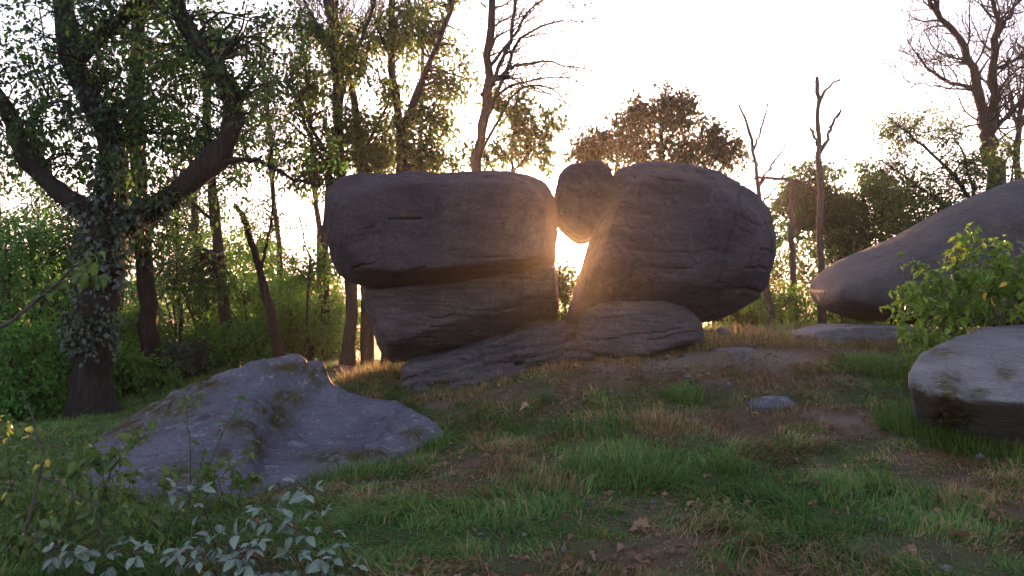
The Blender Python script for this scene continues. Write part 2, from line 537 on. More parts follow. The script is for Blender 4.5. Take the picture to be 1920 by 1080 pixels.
# patches of green and of dry grass: (pixel x, pixel y, radius in metres, amount; + dry, - green)
PATCH = [(1000, 720, 0.9, .55), (1150, 690, 0.9, .7), (1300, 690, 0.9, .7), (1250, 770, 0.6, .5), (1450, 700, 0.8, .6), (850, 760, .7, .4),
         (1500, 790, 0.5, .6), (1620, 780, 0.35, .6), (1800, 880, .45, .8), (1900, 950, .5, .5), (900, 890, .3, .45), (700, 940, .3, .3),
         (1250, 830, .35, .45), (1600, 660, .4, .5), (1450, 650, .8, .8), (1000, 1060, .25, .4), (1560, 700, 0.5, .1), (1350, 790, .5, .5),
         (1620, 690, .45, -.9), (1690, 790, .4, -1), (1280, 750, .2, -.7), (650, 880, .7, -.6), (1180, 870, .5, -.6), (1420, 900, .6, -.5),
         (960, 980, .5, -.4), (300, 850, 1.0, -.8), (100, 1000, 1., -.6), (1660, 910, .3, -.5), (640, 980, .5, -.5), (1560, 1000, .4, -.3), (0, 830, 1.5, -1), (750, 1010, .35, -.4),
         (1250, 1040, .35, .3), (1750, 1040, .4, .25), (1500, 870, .25, .3), (1130, 930, .3, .15)]
PATCH = [(on_ground(a, b)[:2], r, s) for a, b, r, s in PATCH]
BARE = [(1130, 682, .35, .8), (1230, 674, .45, .95), (1330, 668, .5, .95), (1420, 658, .5, .85), (1480, 672, .35, .7), (1390, 720, .3, .6), (1540, 645, .4, .5), (1600, 790, .3, 1.0), (1620, 740, .2, .2), (1480, 690, .3, .4), (1830, 875, .3, .4), (1560, 710, .3, .8), (960, 830, .2, .3), (1040, 690, .3, .3)]
BARE = [(on_ground(a, b)[:2], r, s) for a, b, r, s in BARE]


def dryness(xy):
    xy = np.asarray(xy)[:, :2]
    p3 = np.column_stack([xy, np.zeros(len(xy))])
    d = 0.30 + 0.75 * fbm(p3 * 0.8, 3, 41) + 0.65 * fbm(p3 * 2.7, 3, 43)
    for c, r, s in PATCH:
        d = d + s * np.exp(-((xy - c) ** 2).sum(1) / (r * r))
    d = d - 0.9 * smooth(-2.0, -4.0, xy[:, 0]) - 0.6 * smooth(15, 19, xy[:, 1])
    return np.clip(d, 0, 1)


def bareness(xy):
    xy = np.asarray(xy)[:, :2]
    p3 = np.column_stack([xy, np.zeros(len(xy))])
    b = -0.12 + 0.55 * fbm(p3 * 2.2, 3, 53)
    for c, r, s in BARE:
        b = b + s * np.exp(-((xy - c) ** 2).sum(1) / (r * r))
    return np.clip(b, 0, 1)


def build_ground():
    n = 300
    u = np.linspace(-1, 1, n)
    gx = 2.3 * np.sinh(u * math.asinh(620 / 2.3))
    gy = 8 + 2.6 * np.sinh(u * math.asinh(620 / 2.6))
    X, Y = np.meshgrid(gx, gy)
    xy = np.column_stack([X.ravel(), Y.ravel()])
    z = height(xy)
    idx = np.arange(n * n).reshape(n, n)
    f = np.stack([idx[:-1, :-1].ravel(), idx[:-1, 1:].ravel(), idx[1:, 1:].ravel(), idx[1:, :-1].ravel()], 1)
    r = np.hypot(xy[:, 0], xy[:, 1] - 8)
    me = mk_mesh('ground', np.column_stack([xy, z]), f, M['ground'],
                 {'dry': dryness(xy), 'bare': bareness(xy), 'far': smooth(35, 90, r)})
    obj('ground', me, kind='structure')


build_ground()

# ------------------------------------------------------------------ haze
HAZE = 0.00062
hm, ht, hout = new_mat('evening_haze')
pv = ht.nodes.new('ShaderNodeVolumePrincipled')
pv.inputs['Color'].default_value = (0.92, 0.90, 0.88, 1)
pv.inputs['Density'].default_value = HAZE
pv.inputs['Anisotropy'].default_value = 0.85
ht.links.new(pv.outputs[0], hout.inputs['Volume'])
hv = np.array([[x, y, z] for x in (-640, 640) for y in (-630, 645) for z in (-26, 24)], dtype=float)
hf = np.array([[0, 1, 3, 2], [4, 6, 7, 5], [0, 4, 5, 1], [2, 3, 7, 6], [0, 2, 6, 4], [1, 5, 7, 3]])
obj('haze', mk_mesh('haze', hv, hf, hm, smooth_shade=False), kind='stuff')

# ------------------------------------------------------------------ rocks
_ico = {}


def ico(level):
    if level not in _ico:
        bm = bmesh.new()
        bmesh.ops.create_icosphere(bm, subdivisions=level, radius=1)
        v = np.array([x.co[:] for x in bm.verts])
        f = np.array([[x.index for x in fc.verts] for fc in bm.faces])
        bm.free()
        v /= np.linalg.norm(v, axis=1)[:, None]
        _ico[level] = (v, f)
    return _ico[level]


def hull_planes(pts):
    bm = bmesh.new()
    for p in pts:
        bm.verts.new(p)
    bm.verts.ensure_lookup_table()
    bmesh.ops.convex_hull(bm, input=bm.verts)
    bm.normal_update()
    out = []
    for f in bm.faces:
        n = np.array(f.normal[:])
        if np.linalg.norm(n) < 0.5 or f.calc_area() < 1e-6:
            continue
        h = float(n @ np.array(f.verts[0].co[:]))
        if not any(n @ m > 0.996 and abs(h - g) < 0.03 for m, g in out):
            out.append((n, h))
    bm.free()
    return np.array([n for n, _ in out]), np.array([h for _, h in out])


def rock_surface(pts, p=14, level=7, seed=0, rough=0.05, strata=0.02, tilt=(0.0, 0.0), cracks=(), freq=1.0, warp=0.45, fine=0.012, sfreq=5.0):
    pts = np.asarray(pts, dtype=float)
    c = (pts.min(0) + pts.max(0)) / 2
    e = (pts.max(0) - pts.min(0)) / 2
    N, H = hull_planes(pts - c)
    H = np.maximum(H, 0.02)
    v, f = ico(level)
    d = v + np.array([0, -warp, 0.12 * warp])
    d = d / np.linalg.norm(d, axis=1)[:, None]
    d = d * e
    t = np.maximum((d @ N.T) / H, 0)
    tm = t.max(1)
    r = 1 / (tm * ((t / tm[:, None]) ** p).sum(1) ** (1 / p))
    q = d * r[:, None]
    # keep the size that the corner points had
    for k in range(3):
        lo, hi = q[:, k].min(), q[:, k].max()
        q[:, k] = np.where(q[:, k] > 0, q[:, k] * (e[k] / hi), q[:, k] * (e[k] / -lo))
    pos = q + c
    nrm = q / e / e
    nrm /= np.linalg.norm(nrm, axis=1)[:, None]
    sz = float(np.sort(e)[1])
    k = freq / max(sz, 0.2)
    disp = rough * sz * fbm(pos * k * 1.1, 3, seed)
    disp += rough * 0.45 * sz * fbm(pos * k * 3.3, 4, seed + 7)
    disp += rough * 0.5 * sz * (np.abs(fbm(pos * k * 1.9, 3, seed + 27)) - .2)            # blunt arrises where flakes came off
    if strata:
        s = pos[:, 2] + tilt[0] * pos[:, 0] + tilt[1] * pos[:, 1] + 0.05 * fbm(pos * 1.3, 3, seed + 3)
        st = fbm(np.column_stack([pos[:, 0] * 0.7, pos[:, 1] * 0.7, s * sfreq]), 4, seed + 11, 0.6)
        groove = -np.clip(0.10 - np.abs(st), 0, 1) * 6       # bedding joints that open up
        disp += strata * (st * 1.2 + groove * 0.7) * (1 - 0.6 * np.abs(nrm[:, 2]))
    disp += fine * fbm(pos * 9, 4, seed + 19)
    pits = vnoise(pos * 14, seed + 23)
    disp -= fine * 0.9 * smooth(0.55, 0.8, pits)
    if cracks:
        px = PX(pos)
        px = px + 3.0 * np.column_stack([vnoise(pos * 5, seed + 31), vnoise(pos * 5, seed + 37)])
        front = smooth(0.0, 0.25, -nrm[:, 1] + 0.3)
        for line, w, depth in cracks:
            line = np.asarray(line, dtype=float)
            best = np.full(len(px), 1e9)
            for a, b in zip(line[:-1], line[1:]):
                ab = b - a
                u = np.clip(((px - a) @ ab) / (ab @ ab), 0, 1)
                best = np.minimum(best, np.linalg.norm(px - a - u[:, None] * ab, axis=1))
            disp -= depth * np.exp(-(best / w) ** 2) * front
    pos = pos + nrm * disp[:, None]
    return pos, f


def slab_points(outline, Y, tf, sf, tb, sb, front=None, shift=(0, 0)):
    """corner points of a boulder: its widest outline at distance Y, a smaller face tf in front, one tb behind"""
    mid = np.array([P(x, y, Y) for x, y in outline])
    c = mid.mean(0)
    fr = np.array([P(x, y, Y - tf) for x, y in front]) if front else c + (mid - c) * sf + np.array([0, -tf, 0])
    bk = c + (mid - c) * sb + np.array([shift[0], tb, shift[1]])
    return np.vstack([mid, fr, bk])


def rock_thing(name, label, surf, mat, moss=None, group=None, cat='boulder'):
    pos, f = surf
    base = np.array([pos[:, 0].mean(), pos[:, 1].mean(), pos[:, 2].min()])
    attrs = {'moss': moss(pos) if moss is not None else np.zeros(len(pos))}
    o = obj(name, mk_mesh(name, pos - base, f, mat, attrs), loc=base)
    return tag(o, label, cat, group)


# upper left block
A = slab_points([(609, 430), (615, 352), (640, 336), (800, 322), (960, 319), (1020, 338), (1046, 385), (1047, 470), (1043, 500), (900, 522), (700, 536), (645, 524), (618, 488)],
                10.45, 0.62, 0, 1.2, 0.92,
                front=[(640, 430), (648, 375), (700, 350), (960, 345), (1015, 375), (1030, 450), (1020, 478), (860, 500), (690, 508), (655, 480)])
rock_thing('balanced_boulder', 'long loaf-shaped block lying on top of the left rock stack',
           rock_surface(A, 28, 7, 3, 0.055, 0.006, (0.06, 0), [
               ([(730, 414), (755, 412), (790, 413)], 2.2, 0.05), ([(680, 432), (700, 425)], 1.8, 0.02),
               ([(880, 486), (935, 483), (960, 481)], 1.6, 0.03), ([(660, 503), (690, 500), (700, 494)], 1.8, 0.03),
               ([(740, 522), (770, 512), (800, 507)], 2.0, 0.03), ([(830, 478), (860, 470)], 1.5, .015)], fine=0.010), M['rock_main'])
# lower left block, set back under it and cut away towards its foot
B = slab_points([(676, 536), (1040, 482), (1047, 604), (960, 628), (860, 648), (790, 672), (735, 680), (714, 662), (694, 610)],
                11.35, 0.85, 0, .8, 0.9,
                front=[(700, 546), (1035, 505), (1040, 538), (900, 562), (820, 594), (765, 634), (725, 646), (706, 600)])
rock_thing('propping_boulder', 'wedge-shaped boulder under the long block, undercut at its foot',
           rock_surface(B, 30, 7, 13, 0.05, 0.035, (0.16, 0), [
               ([(800, 530), (860, 528), (905, 520)], 3, 0.03), ([(810, 598), (850, 592), (880, 596)], 2.2, 0.04), ([(780, 636), (810, 634)], 2.2, 0.04),
               ([(720, 560), (724, 600), (740, 640)], 2.5, 0.02), ([(900, 585), (990, 575), (1040, 560)], 3.0, .03)]), M['rock_layer'])
# wedge stone between
D = slab_points([(1034, 392), (1050, 328), (1062, 311), (1124, 302), (1140, 312), (1160, 384), (1122, 438), (1098, 459), (1084, 459), (1050, 428)],
                10.85, 0.42, 0.90, 0.5, 0.95)
rock_thing('wedged_stone', 'small rounded stone jammed high between the two big boulders',
           rock_surface(D, 45, 6, 23, 0.10, 0.014, (0.1, 0), fine=.018), M['rock_main'])
# right boulder
E = slab_points([(1140, 360), (1155, 322), (1200, 299), (1260, 302), (1335, 314), (1395, 345), (1442, 380), (1464, 438), (1450, 500), (1436, 548), (1395, 582), (1335, 606), (1200, 608), (1062, 608), (1084, 545), (1106, 482), (1124, 430)],
                10.6, 0.75, 0, 1.2, 0.85,
                front=[(1165, 400), (1185, 350), (1230, 335), (1330, 345), (1390, 375), (1425, 430), (1420, 480), (1390, 530), (1330, 540), (1250, 520), (1150, 505), (1130, 480)])
rock_thing('split_boulder', 'huge rounded boulder right of the sunlit gap with a thin vertical crack',
           rock_surface(E, 24, 7, 33, 0.05, 0.016, (0.05, 0), [
               ([(1392, 345), (1380, 400), (1365, 460), (1350, 515), (1345, 530)], 1.9, 0.035),
               ([(1185, 325), (1195, 350), (1196, 380)], 4, 0.03), ([(1215, 331), (1245, 336), (1282, 340)], 2.2, 0.035), ([(1305, 322), (1340, 335)], 2.2, 0.03),
               ([(1385, 408), (1425, 424), (1458, 420)], 2.2, 0.03), ([(1425, 468), (1445, 472)], 2.2, 0.03), ([(1395, 505), (1420, 500), (1440, 507)], 2.2, 0.03),
               ([(1385, 432), (1410, 440)], 2.2, 0.03), ([(1180, 470), (1260, 476), (1340, 470)], 2.4, 0.02), ([(1200, 500), (1300, 505)], 2.4, 0.02), ([(1365, 545), (1400, 540), (1425, 548)], 3.5, .05)]), M['rock_main'])
# rock that carries it
Fp = slab_points([(1082, 625), (1095, 580), (1140, 563), (1250, 553), (1290, 580), (1322, 605), (1318, 640), (1230, 668), (1120, 672), (1085, 660)],
                 10.25, 0.3, 0, 0.9, 0.9,
                 front=[(1105, 630), (1120, 590), (1230, 580), (1290, 620), (1290, 640), (1200, 664), (1110, 662)])
rock_thing('layered_boulder', 'low layered rock under the huge right boulder',
           rock_surface(Fp, 26, 6, 43, 0.07, 0.026, (0.12, 0), [([(1110, 640), (1190, 628), (1280, 618)], 2.4, .03), ([(1130, 600), (1200, 590), (1255, 594)], 2.2, .02), ([(1215, 640), (1300, 622)], 2.4, .035)]), M['rock_layer'])
# bedrock ledge: tilted sheets one on another
led = root('bedrock_ledge', P(930, 700, 10.3), 'layered bedrock ledge of tilted sheets under the left rock stack', 'rock ledge')
lp = np.array(led.location)
LAY = [([(770, 690, 10.6), (850, 664, 10.6), (950, 636, 10.6), (1040, 611, 10.6), (1108, 608, 10.7)], .20, .8),
       ([(752, 700, 10.4), (800, 688, 10.3), (930, 652, 10.35), (1060, 626, 10.4)], .13, .9),
       ([(800, 702, 10.1), (880, 682, 10.05), (980, 656, 10.1), (1102, 640, 10.2)], .13, .8),
       ([(756, 716, 10.1), (830, 702, 9.95), (905, 698, 9.85), (965, 682, 9.9)], .13, .8),
       ([(838, 724, 9.75), (900, 707, 9.68), (985, 690, 9.75)], .12, .6),
       ([(753, 735, 9.95), (795, 727, 9.8), (850, 731, 9.68)], .15, .6),
       ([(985, 674, 9.95), (1050, 660, 9.95), (1112, 660, 10.0)], .12, .5),
       ([(775, 747, 9.7), (810, 738, 9.62), (835, 742, 9.6)], .12, .4)]
for k, (edge_, th, dep) in enumerate(LAY):
    fr = np.array([P(*q) for q in edge_])
    mid = fr.mean(0)
    bk = mid + (fr - mid) * .95 + np.array([0, dep, .03])
    pts = np.vstack([fr, fr + [0, .03, -th], bk, bk + [0, 0, -th], mid + (fr - mid) * 1.02 + [0, -.02, -th * .45]])
    pos, f = rock_surface(pts, 40, 6, 100 + 2 * k, 0.20, 0.018, (0.2, 0), sfreq=11, fine=.014)
    obj('rock_layer', mk_mesh('rock_layer', pos - lp, f, M['rock_layer']), led)
# sloping grey boulder in front on the left: a ridge and a lower lobe grown together
OUTL = [(196, 815, 8.3), (255, 772, 8.8), (320, 738, 9.05), (380, 711, 9.15), (470, 686, 9.2), (556, 667, 9.2), (598, 671, 9.1), (606, 690, 9.12), (612, 728, 9.35), (645, 738, 9.3), (735, 750, 9.05), (785, 776, 8.5), (806, 798, 8.1),
        (755, 826, 7.6), (670, 848, 7.2), (560, 892, 6.55), (400, 917, 6.25), (238, 934, 6.0), (215, 880, 6.7), (190, 850, 7.3)]
INNER = [(600, 690, 8.98), (560, 722, 8.7), (505, 758, 8.35), (470, 800, 7.85), (478, 845, 7.25),
         (612, 735, 9.2), (568, 765, 8.85), (524, 795, 8.45), (506, 825, 7.95), (505, 858, 7.2),
         (640, 770, 8.6), (720, 775, 8.6), (620, 820, 7.9), (700, 815, 7.9), (600, 860, 7.2), (420, 745, 8.5), (330, 790, 7.95), (420, 800, 7.75), (300, 850, 7.05), (400, 860, 6.95), (260, 850, 7.0), (500, 705, 9.0)]


def sheet_rock(outline, inner, seed, n=(300, 200), rough=.030, smoothing=.015, edge=.10, scarp=None):
    """a rock that rises out of the soil: its weathered top through measured points, its sides falling steeply into the ground"""
    ol = np.array([P(*q) for q in outline])
    pts = np.vstack([ol, [P(*q) for q in inner]])
    xy, z = pts[:, :2], pts[:, 2]
    d = np.linalg.norm(xy[:, None] - xy[None], axis=2)
    K = np.where(d > 0, d * d * np.log(d + 1e-9), 0) + np.eye(len(xy)) * smoothing
    Q = np.hstack([np.ones((len(xy), 1)), xy])
    sol = np.linalg.solve(np.block([[K, Q], [Q.T, np.zeros((3, 3))]]), np.concatenate([z, np.zeros(3)]))
    lo, hi = ol[:, :2].min(0) - .25, ol[:, :2].max(0) + .25
    gx, gy = np.meshgrid(np.linspace(lo[0], hi[0], n[0]), np.linspace(lo[1], hi[1], n[1]))
    g = np.column_stack([gx.ravel(), gy.ravel()])
    dd = np.linalg.norm(g[:, None] - xy[None], axis=2)
    zz = np.where(dd > 0, dd * dd * np.log(dd + 1e-9), 0) @ sol[:len(xy)] + sol[len(xy)] + g @ sol[len(xy) + 1:]
    # signed distance to the outline, ragged
    gw = g + .05 * np.column_stack([fbm(np.column_stack([g * 3, 0 * g[:, 0]]), 3, seed), fbm(np.column_stack([g * 3, 0 * g[:, 0] + 9]), 3, seed)])
    best = np.full(len(g), 1e9)
    inside = np.zeros(len(g), bool)
    o2 = ol[:, :2]
    for a, b in zip(o2, np.roll(o2, -1, 0)):
        ab = b - a
        u = np.clip(((gw - a) @ ab) / (ab @ ab), 0, 1)
        best = np.minimum(best, np.linalg.norm(gw - a - u[:, None] * ab, axis=1))
        cr = (a[1] > gw[:, 1]) != (b[1] > gw[:, 1])
        xx = a[0] + (gw[:, 1] - a[1]) / (b[1] - a[1] + 1e-12) * ab[0]
        inside ^= cr & (gw[:, 0] < xx)
    sd = np.where(inside, best, -best) + .16
    p3 = np.column_stack([g, zz])
    zz = zz + rough * 1.6 * fbm(p3 * 1.6, 4, seed + 1) + rough * fbm(p3 * 5, 4, seed + 2) + .012 * fbm(p3 * 14, 3, seed + 3)
    led_ = np.abs(fbm(np.column_stack([g[:, 0] * .8 + g[:, 1] * .5, g[:, 1] * 2.2 - g[:, 0] * 1.2, zz]), 3, seed + 4))
    zz = zz - .05 * np.clip(1 - led_ / .06, 0, 1)
    if scarp is not None:                                   # a broken step across the top
        sp = np.array([P(*q) for q in scarp])[:, :2]
        sdist = np.full(len(g), 1e9); side = np.zeros(len(g))
        gs = g + .05 * np.column_stack([fbm(np.column_stack([g * 5, 0 * g[:, 0] + 3]), 3, seed + 8), fbm(np.column_stack([g * 5, 0 * g[:, 0] + 5]), 3, seed + 9)])
        for a, b in zip(sp[:-1], sp[1:]):
            ab = b - a
            u = np.clip(((gs - a) @ ab) / (ab @ ab), 0, 1)
            r_ = gs - a - u[:, None] * ab
            dd_ = np.linalg.norm(r_, axis=1)
            cr_ = ab[0] * r_[:, 1] - ab[1] * r_[:, 0]
            m_ = dd_ < sdist
            sdist = np.where(m_, dd_, sdist); side = np.where(m_, np.sign(cr_), side)
        fade = np.exp(-sdist / .45)
        zz = zz + np.where(side < 0, .07, -.10) * fade * np.clip(sdist / .05, 0, 1)
    zz = zz - edge * np.clip(1 - sd / .16, 0, 1) ** 2 - np.clip(-sd, 0, 1) * 5
    pos = np.column_stack([g, zz])
    idx = np.arange(n[0] * n[1]).reshape(n[1], n[0])
    f = np.stack([idx[:-1, :-1].ravel(), idx[:-1, 1:].ravel(), idx[1:, 1:].ravel(), idx[1:, :-1].ravel()], 1)
    f = f[(sd[f] > -.2).any(1)]
    used = np.unique(f)
    mp = np.full(len(pos), -1); mp[used] = np.arange(len(used))
    return pos[used], mp[f]


gpos, gf = sheet_rock(OUTL, INNER, 53, scarp=[(622, 700, 9.2), (600, 712, 8.9), (565, 738, 8.65), (508, 768, 8.3), (474, 805, 7.8), (486, 850, 7.15), (470, 890, 6.6)])
def moss_g(p):
    px = PX(p)
    m = np.zeros(len(p))
    for x, y, rx, ry in [(300, 760, 70, 26), (230, 800, 50, 25), (640, 858, 70, 14), (330, 890, 40, 18), (480, 840, 22, 25), (520, 780, 25, 30), (775, 815, 22, 14), (560, 690, 60, 10), (596, 700, 20, 22), (540, 745, 30, 14), (500, 770, 22, 14), (455, 800, 30, 16), (360, 720, 60, 12), (700, 850, 40, 8), (420, 850, 12, 14)]:
        m = np.maximum(m, np.exp(-((px[:, 0] - x) / rx) ** 2 - ((px[:, 1] - y) / ry) ** 2) * 1.5)
    return np.clip(m, 0, 1)
rock_thing('sloping_boulder', 'broad grey boulder sloping out of the grass before the forked oak', (gpos, gf), M['rock_grey'], moss_g)
# whale-backed boulder far right
Hh = slab_points([(1556, 556), (1568, 536), (1615, 506), (1680, 466), (1750, 420), (1820, 370), (1880, 342), (1960, 325), (2100, 320), (2260, 400), (2280, 620), (1700, 616), (1615, 611), (1588, 602), (1564, 582)],
                 12.3, 0.9, 0, 1.6, 0.85,
                 front=[(1600, 550), (1700, 502), (1830, 420), (1960, 380), (2100, 380), (2200, 450), (2200, 600), (1900, 590), (1680, 580), (1590, 575)])
hp, hf_ = rock_surface(Hh, 11, 7, 63, 0.03, 0.006, (0.3, 0), fine=0.014)
hx = PX(hp)
hp[:, 2] -= (.20 * np.exp(-((hx[:, 0] - 1680) / 95) ** 2) + .05 * np.exp(-((hx[:, 0] - 1800) / 60) ** 2)) * smooth(.9, 2.0, hp[:, 2])      # the dip behind its snout
rock_thing('whale_boulder', 'smooth grey boulder with a long snout rising behind the leafy bush', (hp, hf_), M['rock_whale'])
# pale slab below it
I_ = slab_points([(1494, 628), (1540, 616), (1640, 611), (1710, 612), (1730, 628), (1690, 642), (1560, 646), (1500, 644)], 11.4, .3, .95, .7, .9)
rock_thing('flat_slab', 'pale flat slab on the ground under the long-snouted boulder',
           rock_surface(I_, 16, 6, 73, 0.06, 0.02, sfreq=9), M['rock_flat'], cat='slab')
# table-like boulder at the right edge
J = np.array([P(*q) for q in [(1703, 708, 6.6), (1738, 655, 7.8), (1790, 630, 8.6), (1850, 614, 9.1), (1990, 608, 9.2), (2180, 650, 8.0), (2200, 740, 6.2),
                             (1708, 724, 6.5), (1800, 746, 6.15), (1900, 750, 5.95), (2050, 756, 5.7),
                             (1722, 775, 6.95), (1800, 815, 7.15), (1860, 845, 7.2), (1940, 850, 7.15), (2100, 860, 7.0), (2250, 850, 7.4)]])
Jb = np.vstack([J, J[1:6] + np.array([0, 0.1, -0.9])])
rock_thing('table_boulder', 'flat-topped grey boulder with mossy edge at the right of the grass',
           rock_surface(Jb, 45, 7, 83, 0.03, 0.012, (0.02, 0), [([(1820, 752), (1880, 765), (1960, 770)], 6, .05), ([(1790, 700), (1810, 745), (1815, 800)], 8, .04), ([(1740, 735), (1760, 790)], 6, .05)], warp=.35, fine=.014),
           M['rock_flat'], lambda p: np.clip(sum(np.exp(-((PX(p)[:, 0] - x) / rx) ** 2 - ((PX(p)[:, 1] - y) / ry) ** 2) * 1.4 for x, y, rx, ry in
                                            [(1768, 712, 16, 12), (1780, 750, 25, 40), (1885, 700, 18, 12), (1790, 790, 35, 20), (1715, 735, 12, 20), (1770, 660, 30, 8), (1840, 735, 15, 8)]), 0, 1))


def small_stone(name, label, px, py, w, h, d, seed, mat='rock_flat', group=None, cat='stone'):
    c = on_ground(px, py)
    rng = np.random.default_rng(seed)
    pts = []
    for k in range(9):
        a = k / 9 * 2 * math.pi + rng.uniform(-.25, .25)
        for zz, s in ((-h * .6, 1.0), (h * .25, 1.0), (h * rng.uniform(.5, 1), rng.uniform(.55, .85))):
            pts.append(c + np.array([math.cos(a) * w / 2 * s * rng.uniform(.8, 1.1), math.sin(a) * d / 2 * s * rng.uniform(.8, 1.1), zz]))
    return rock_thing(name, label, rock_surface(pts, 30, 6, seed, .12, .015, sfreq=14, fine=.010), M[mat], group=group, cat=cat)


small_stone('field_stone', 'flat angular stone lying in the dry grass of the slope', 1450, 762, .55, .13, .42, 201, 'rock_grey')
small_stone('field_stone', 'small pale stone beside the rock carrying the huge boulder', 1358, 628, .42, .12, .3, 203)
small_stone('field_stone', 'worn stone barely rising from the bare path', 1385, 658, .6, .05, .4, 205)
small_stone('field_stone', 'tan stone behind the peak of the sloping boulder', 655, 705, .7, .2, .4, 207, 'rock_layer')
small_stone('field_stone', 'white pebble on the dirt below the bare path', 1366, 724, .09, .05, .07, 209)
small_stone('field_stone', 'small stone at the edge of the flat slab', 1705, 640, .35, .16, .3, 211)

# ------------------------------------------------------------------ plants: helpers
class Tubes:
    def __init__(self):
        self.v, self.f, self.n = [], [], 0

    def add(self, pts, rad, sides=5):
        pts = np.asarray(pts, dtype=float)
        rad = np.asarray(rad, dtype=float)
        n = len(pts)
        tg = np.gradient(pts, axis=0)
        tg /= np.linalg.norm(tg, axis=1)[:, None] + 1e-12
        ref = np.array([0.31, 0.95, 0.05]) if abs(tg[:, 1]).mean() < 0.75 else np.array([1.0, 0.1, 0.05])
        a = np.cross(tg, ref)
        a /= np.linalg.norm(a, axis=1)[:, None] + 1e-12
        b = np.cross(tg, a)
        th = np.arange(sides) / sides * 2 * math.pi
        ring = (a[:, None] * np.cos(th)[None, :, None] + b[:, None] * np.sin(th)[None, :, None]) * rad[:, None, None]
        vv = (pts[:, None] + ring).reshape(-1, 3)
        i = np.arange(n - 1)[:, None] * sides
        j = np.arange(sides)[None]
        k = (j + 1) % sides
        q = np.stack([i + j, i + k, i + sides + k, i + sides + j], -1).reshape(-1, 4) + self.n
        self.v.append(vv)
        self.f.append(q)
        self.n += n * sides

    def mesh(self, name, mat, off, lump=0.0, seed=0):
        v = np.vstack(self.v)
        if lump:
            d = np.column_stack([fbm(v * 3.5, 3, seed), fbm(v * 3.5, 3, seed + 5), 0 * v[:, 0]])
            v = v + d * lump
        return mk_mesh(name, v - off, np.vstack(self.f), mat)


def spline(pts, n):
    """smooth curve through points (Catmull-Rom), n samples"""
    pts = np.asarray(pts, dtype=float)
    if len(pts) < 3:
        t = np.linspace(0, 1, n)[:, None]
        return pts[0] * (1 - t) + pts[-1] * t
    e = np.vstack([2 * pts[0] - pts[1], pts, 2 * pts[-1] - pts[-2]])
    out = []
    for u in np.linspace(0, len(pts) - 1 - 1e-6, n):
        k = int(u)
        t = u - k
        a, b, c, d = e[k:k + 4]
        out.append(0.5 * (2 * b + (c - a) * t + (2 * a - 5 * b + 4 * c - d) * t * t + (3 * b - a - 3 * c + d) * t ** 3))
    return np.array(out)


def unit(v):
    v = np.asarray(v, dtype=float)
    return v / (np.linalg.norm(v, axis=-1, keepdims=True) + 1e-12)


def leaves_mesh(name, cen, dirs, size, tint, mat, off, rng, width=0.55, fold=0.25):
    """each leaf a folded diamond of its own: base, two sides, tip"""
    n = len(cen)
    d = unit(dirs)
    up = unit(np.column_stack([rng.normal(0, .55, n), rng.normal(0, .55, n), np.ones(n)]))
    s = unit(np.cross(d, up))
    nn = np.cross(s, d)
    L = size[:, None]
    w = width * L * 0.5
    base = cen
    tip = cen + d * L - nn * L * fold * 0.6
    mid = cen + d * L * 0.48
    l = mid + s * w + nn * L * fold * 0.25
    r = mid - s * w + nn * L * fold * 0.25
    v = np.stack([base, l, tip, r], 1).reshape(-1, 3)
    i = np.arange(n)[:, None] * 4
    f = np.concatenate([i + np.array([[0, 2, 1]]), i + np.array([[0, 3, 2]])])
    return mk_mesh(name, v - off, f, mat, {'tint': np.repeat(tint, 4)}, smooth_shade=False)


def curve_between(a, b, rng, sag=0.1, n=7):
    a, b = np.asarray(a), np.asarray(b)
    L = np.linalg.norm(b - a)
    m1 = a + (b - a) * .33 + rng.normal(0, .10 * L, 3) + np.array([0, 0, .10 * L])
    m2 = a + (b - a) * .68 + rng.normal(0, .10 * L, 3) + np.array([0, 0, .12 * L])
    return spline([a, m1, m2, b + np.array([0, 0, -sag * L])], n)


def limb_path(spec, n, rng, jitter=0.02):
    """spec: list of (px, py, Y)"""
    p = spline([P(*s) for s in spec], n)
    w = np.linspace(0, 1, n)
    for k in range(1, n - 1):
        p[k] += rng.normal(0, jitter, 3) * min(1, 4 * w[k], 4 * (1 - w[k]))
    return p


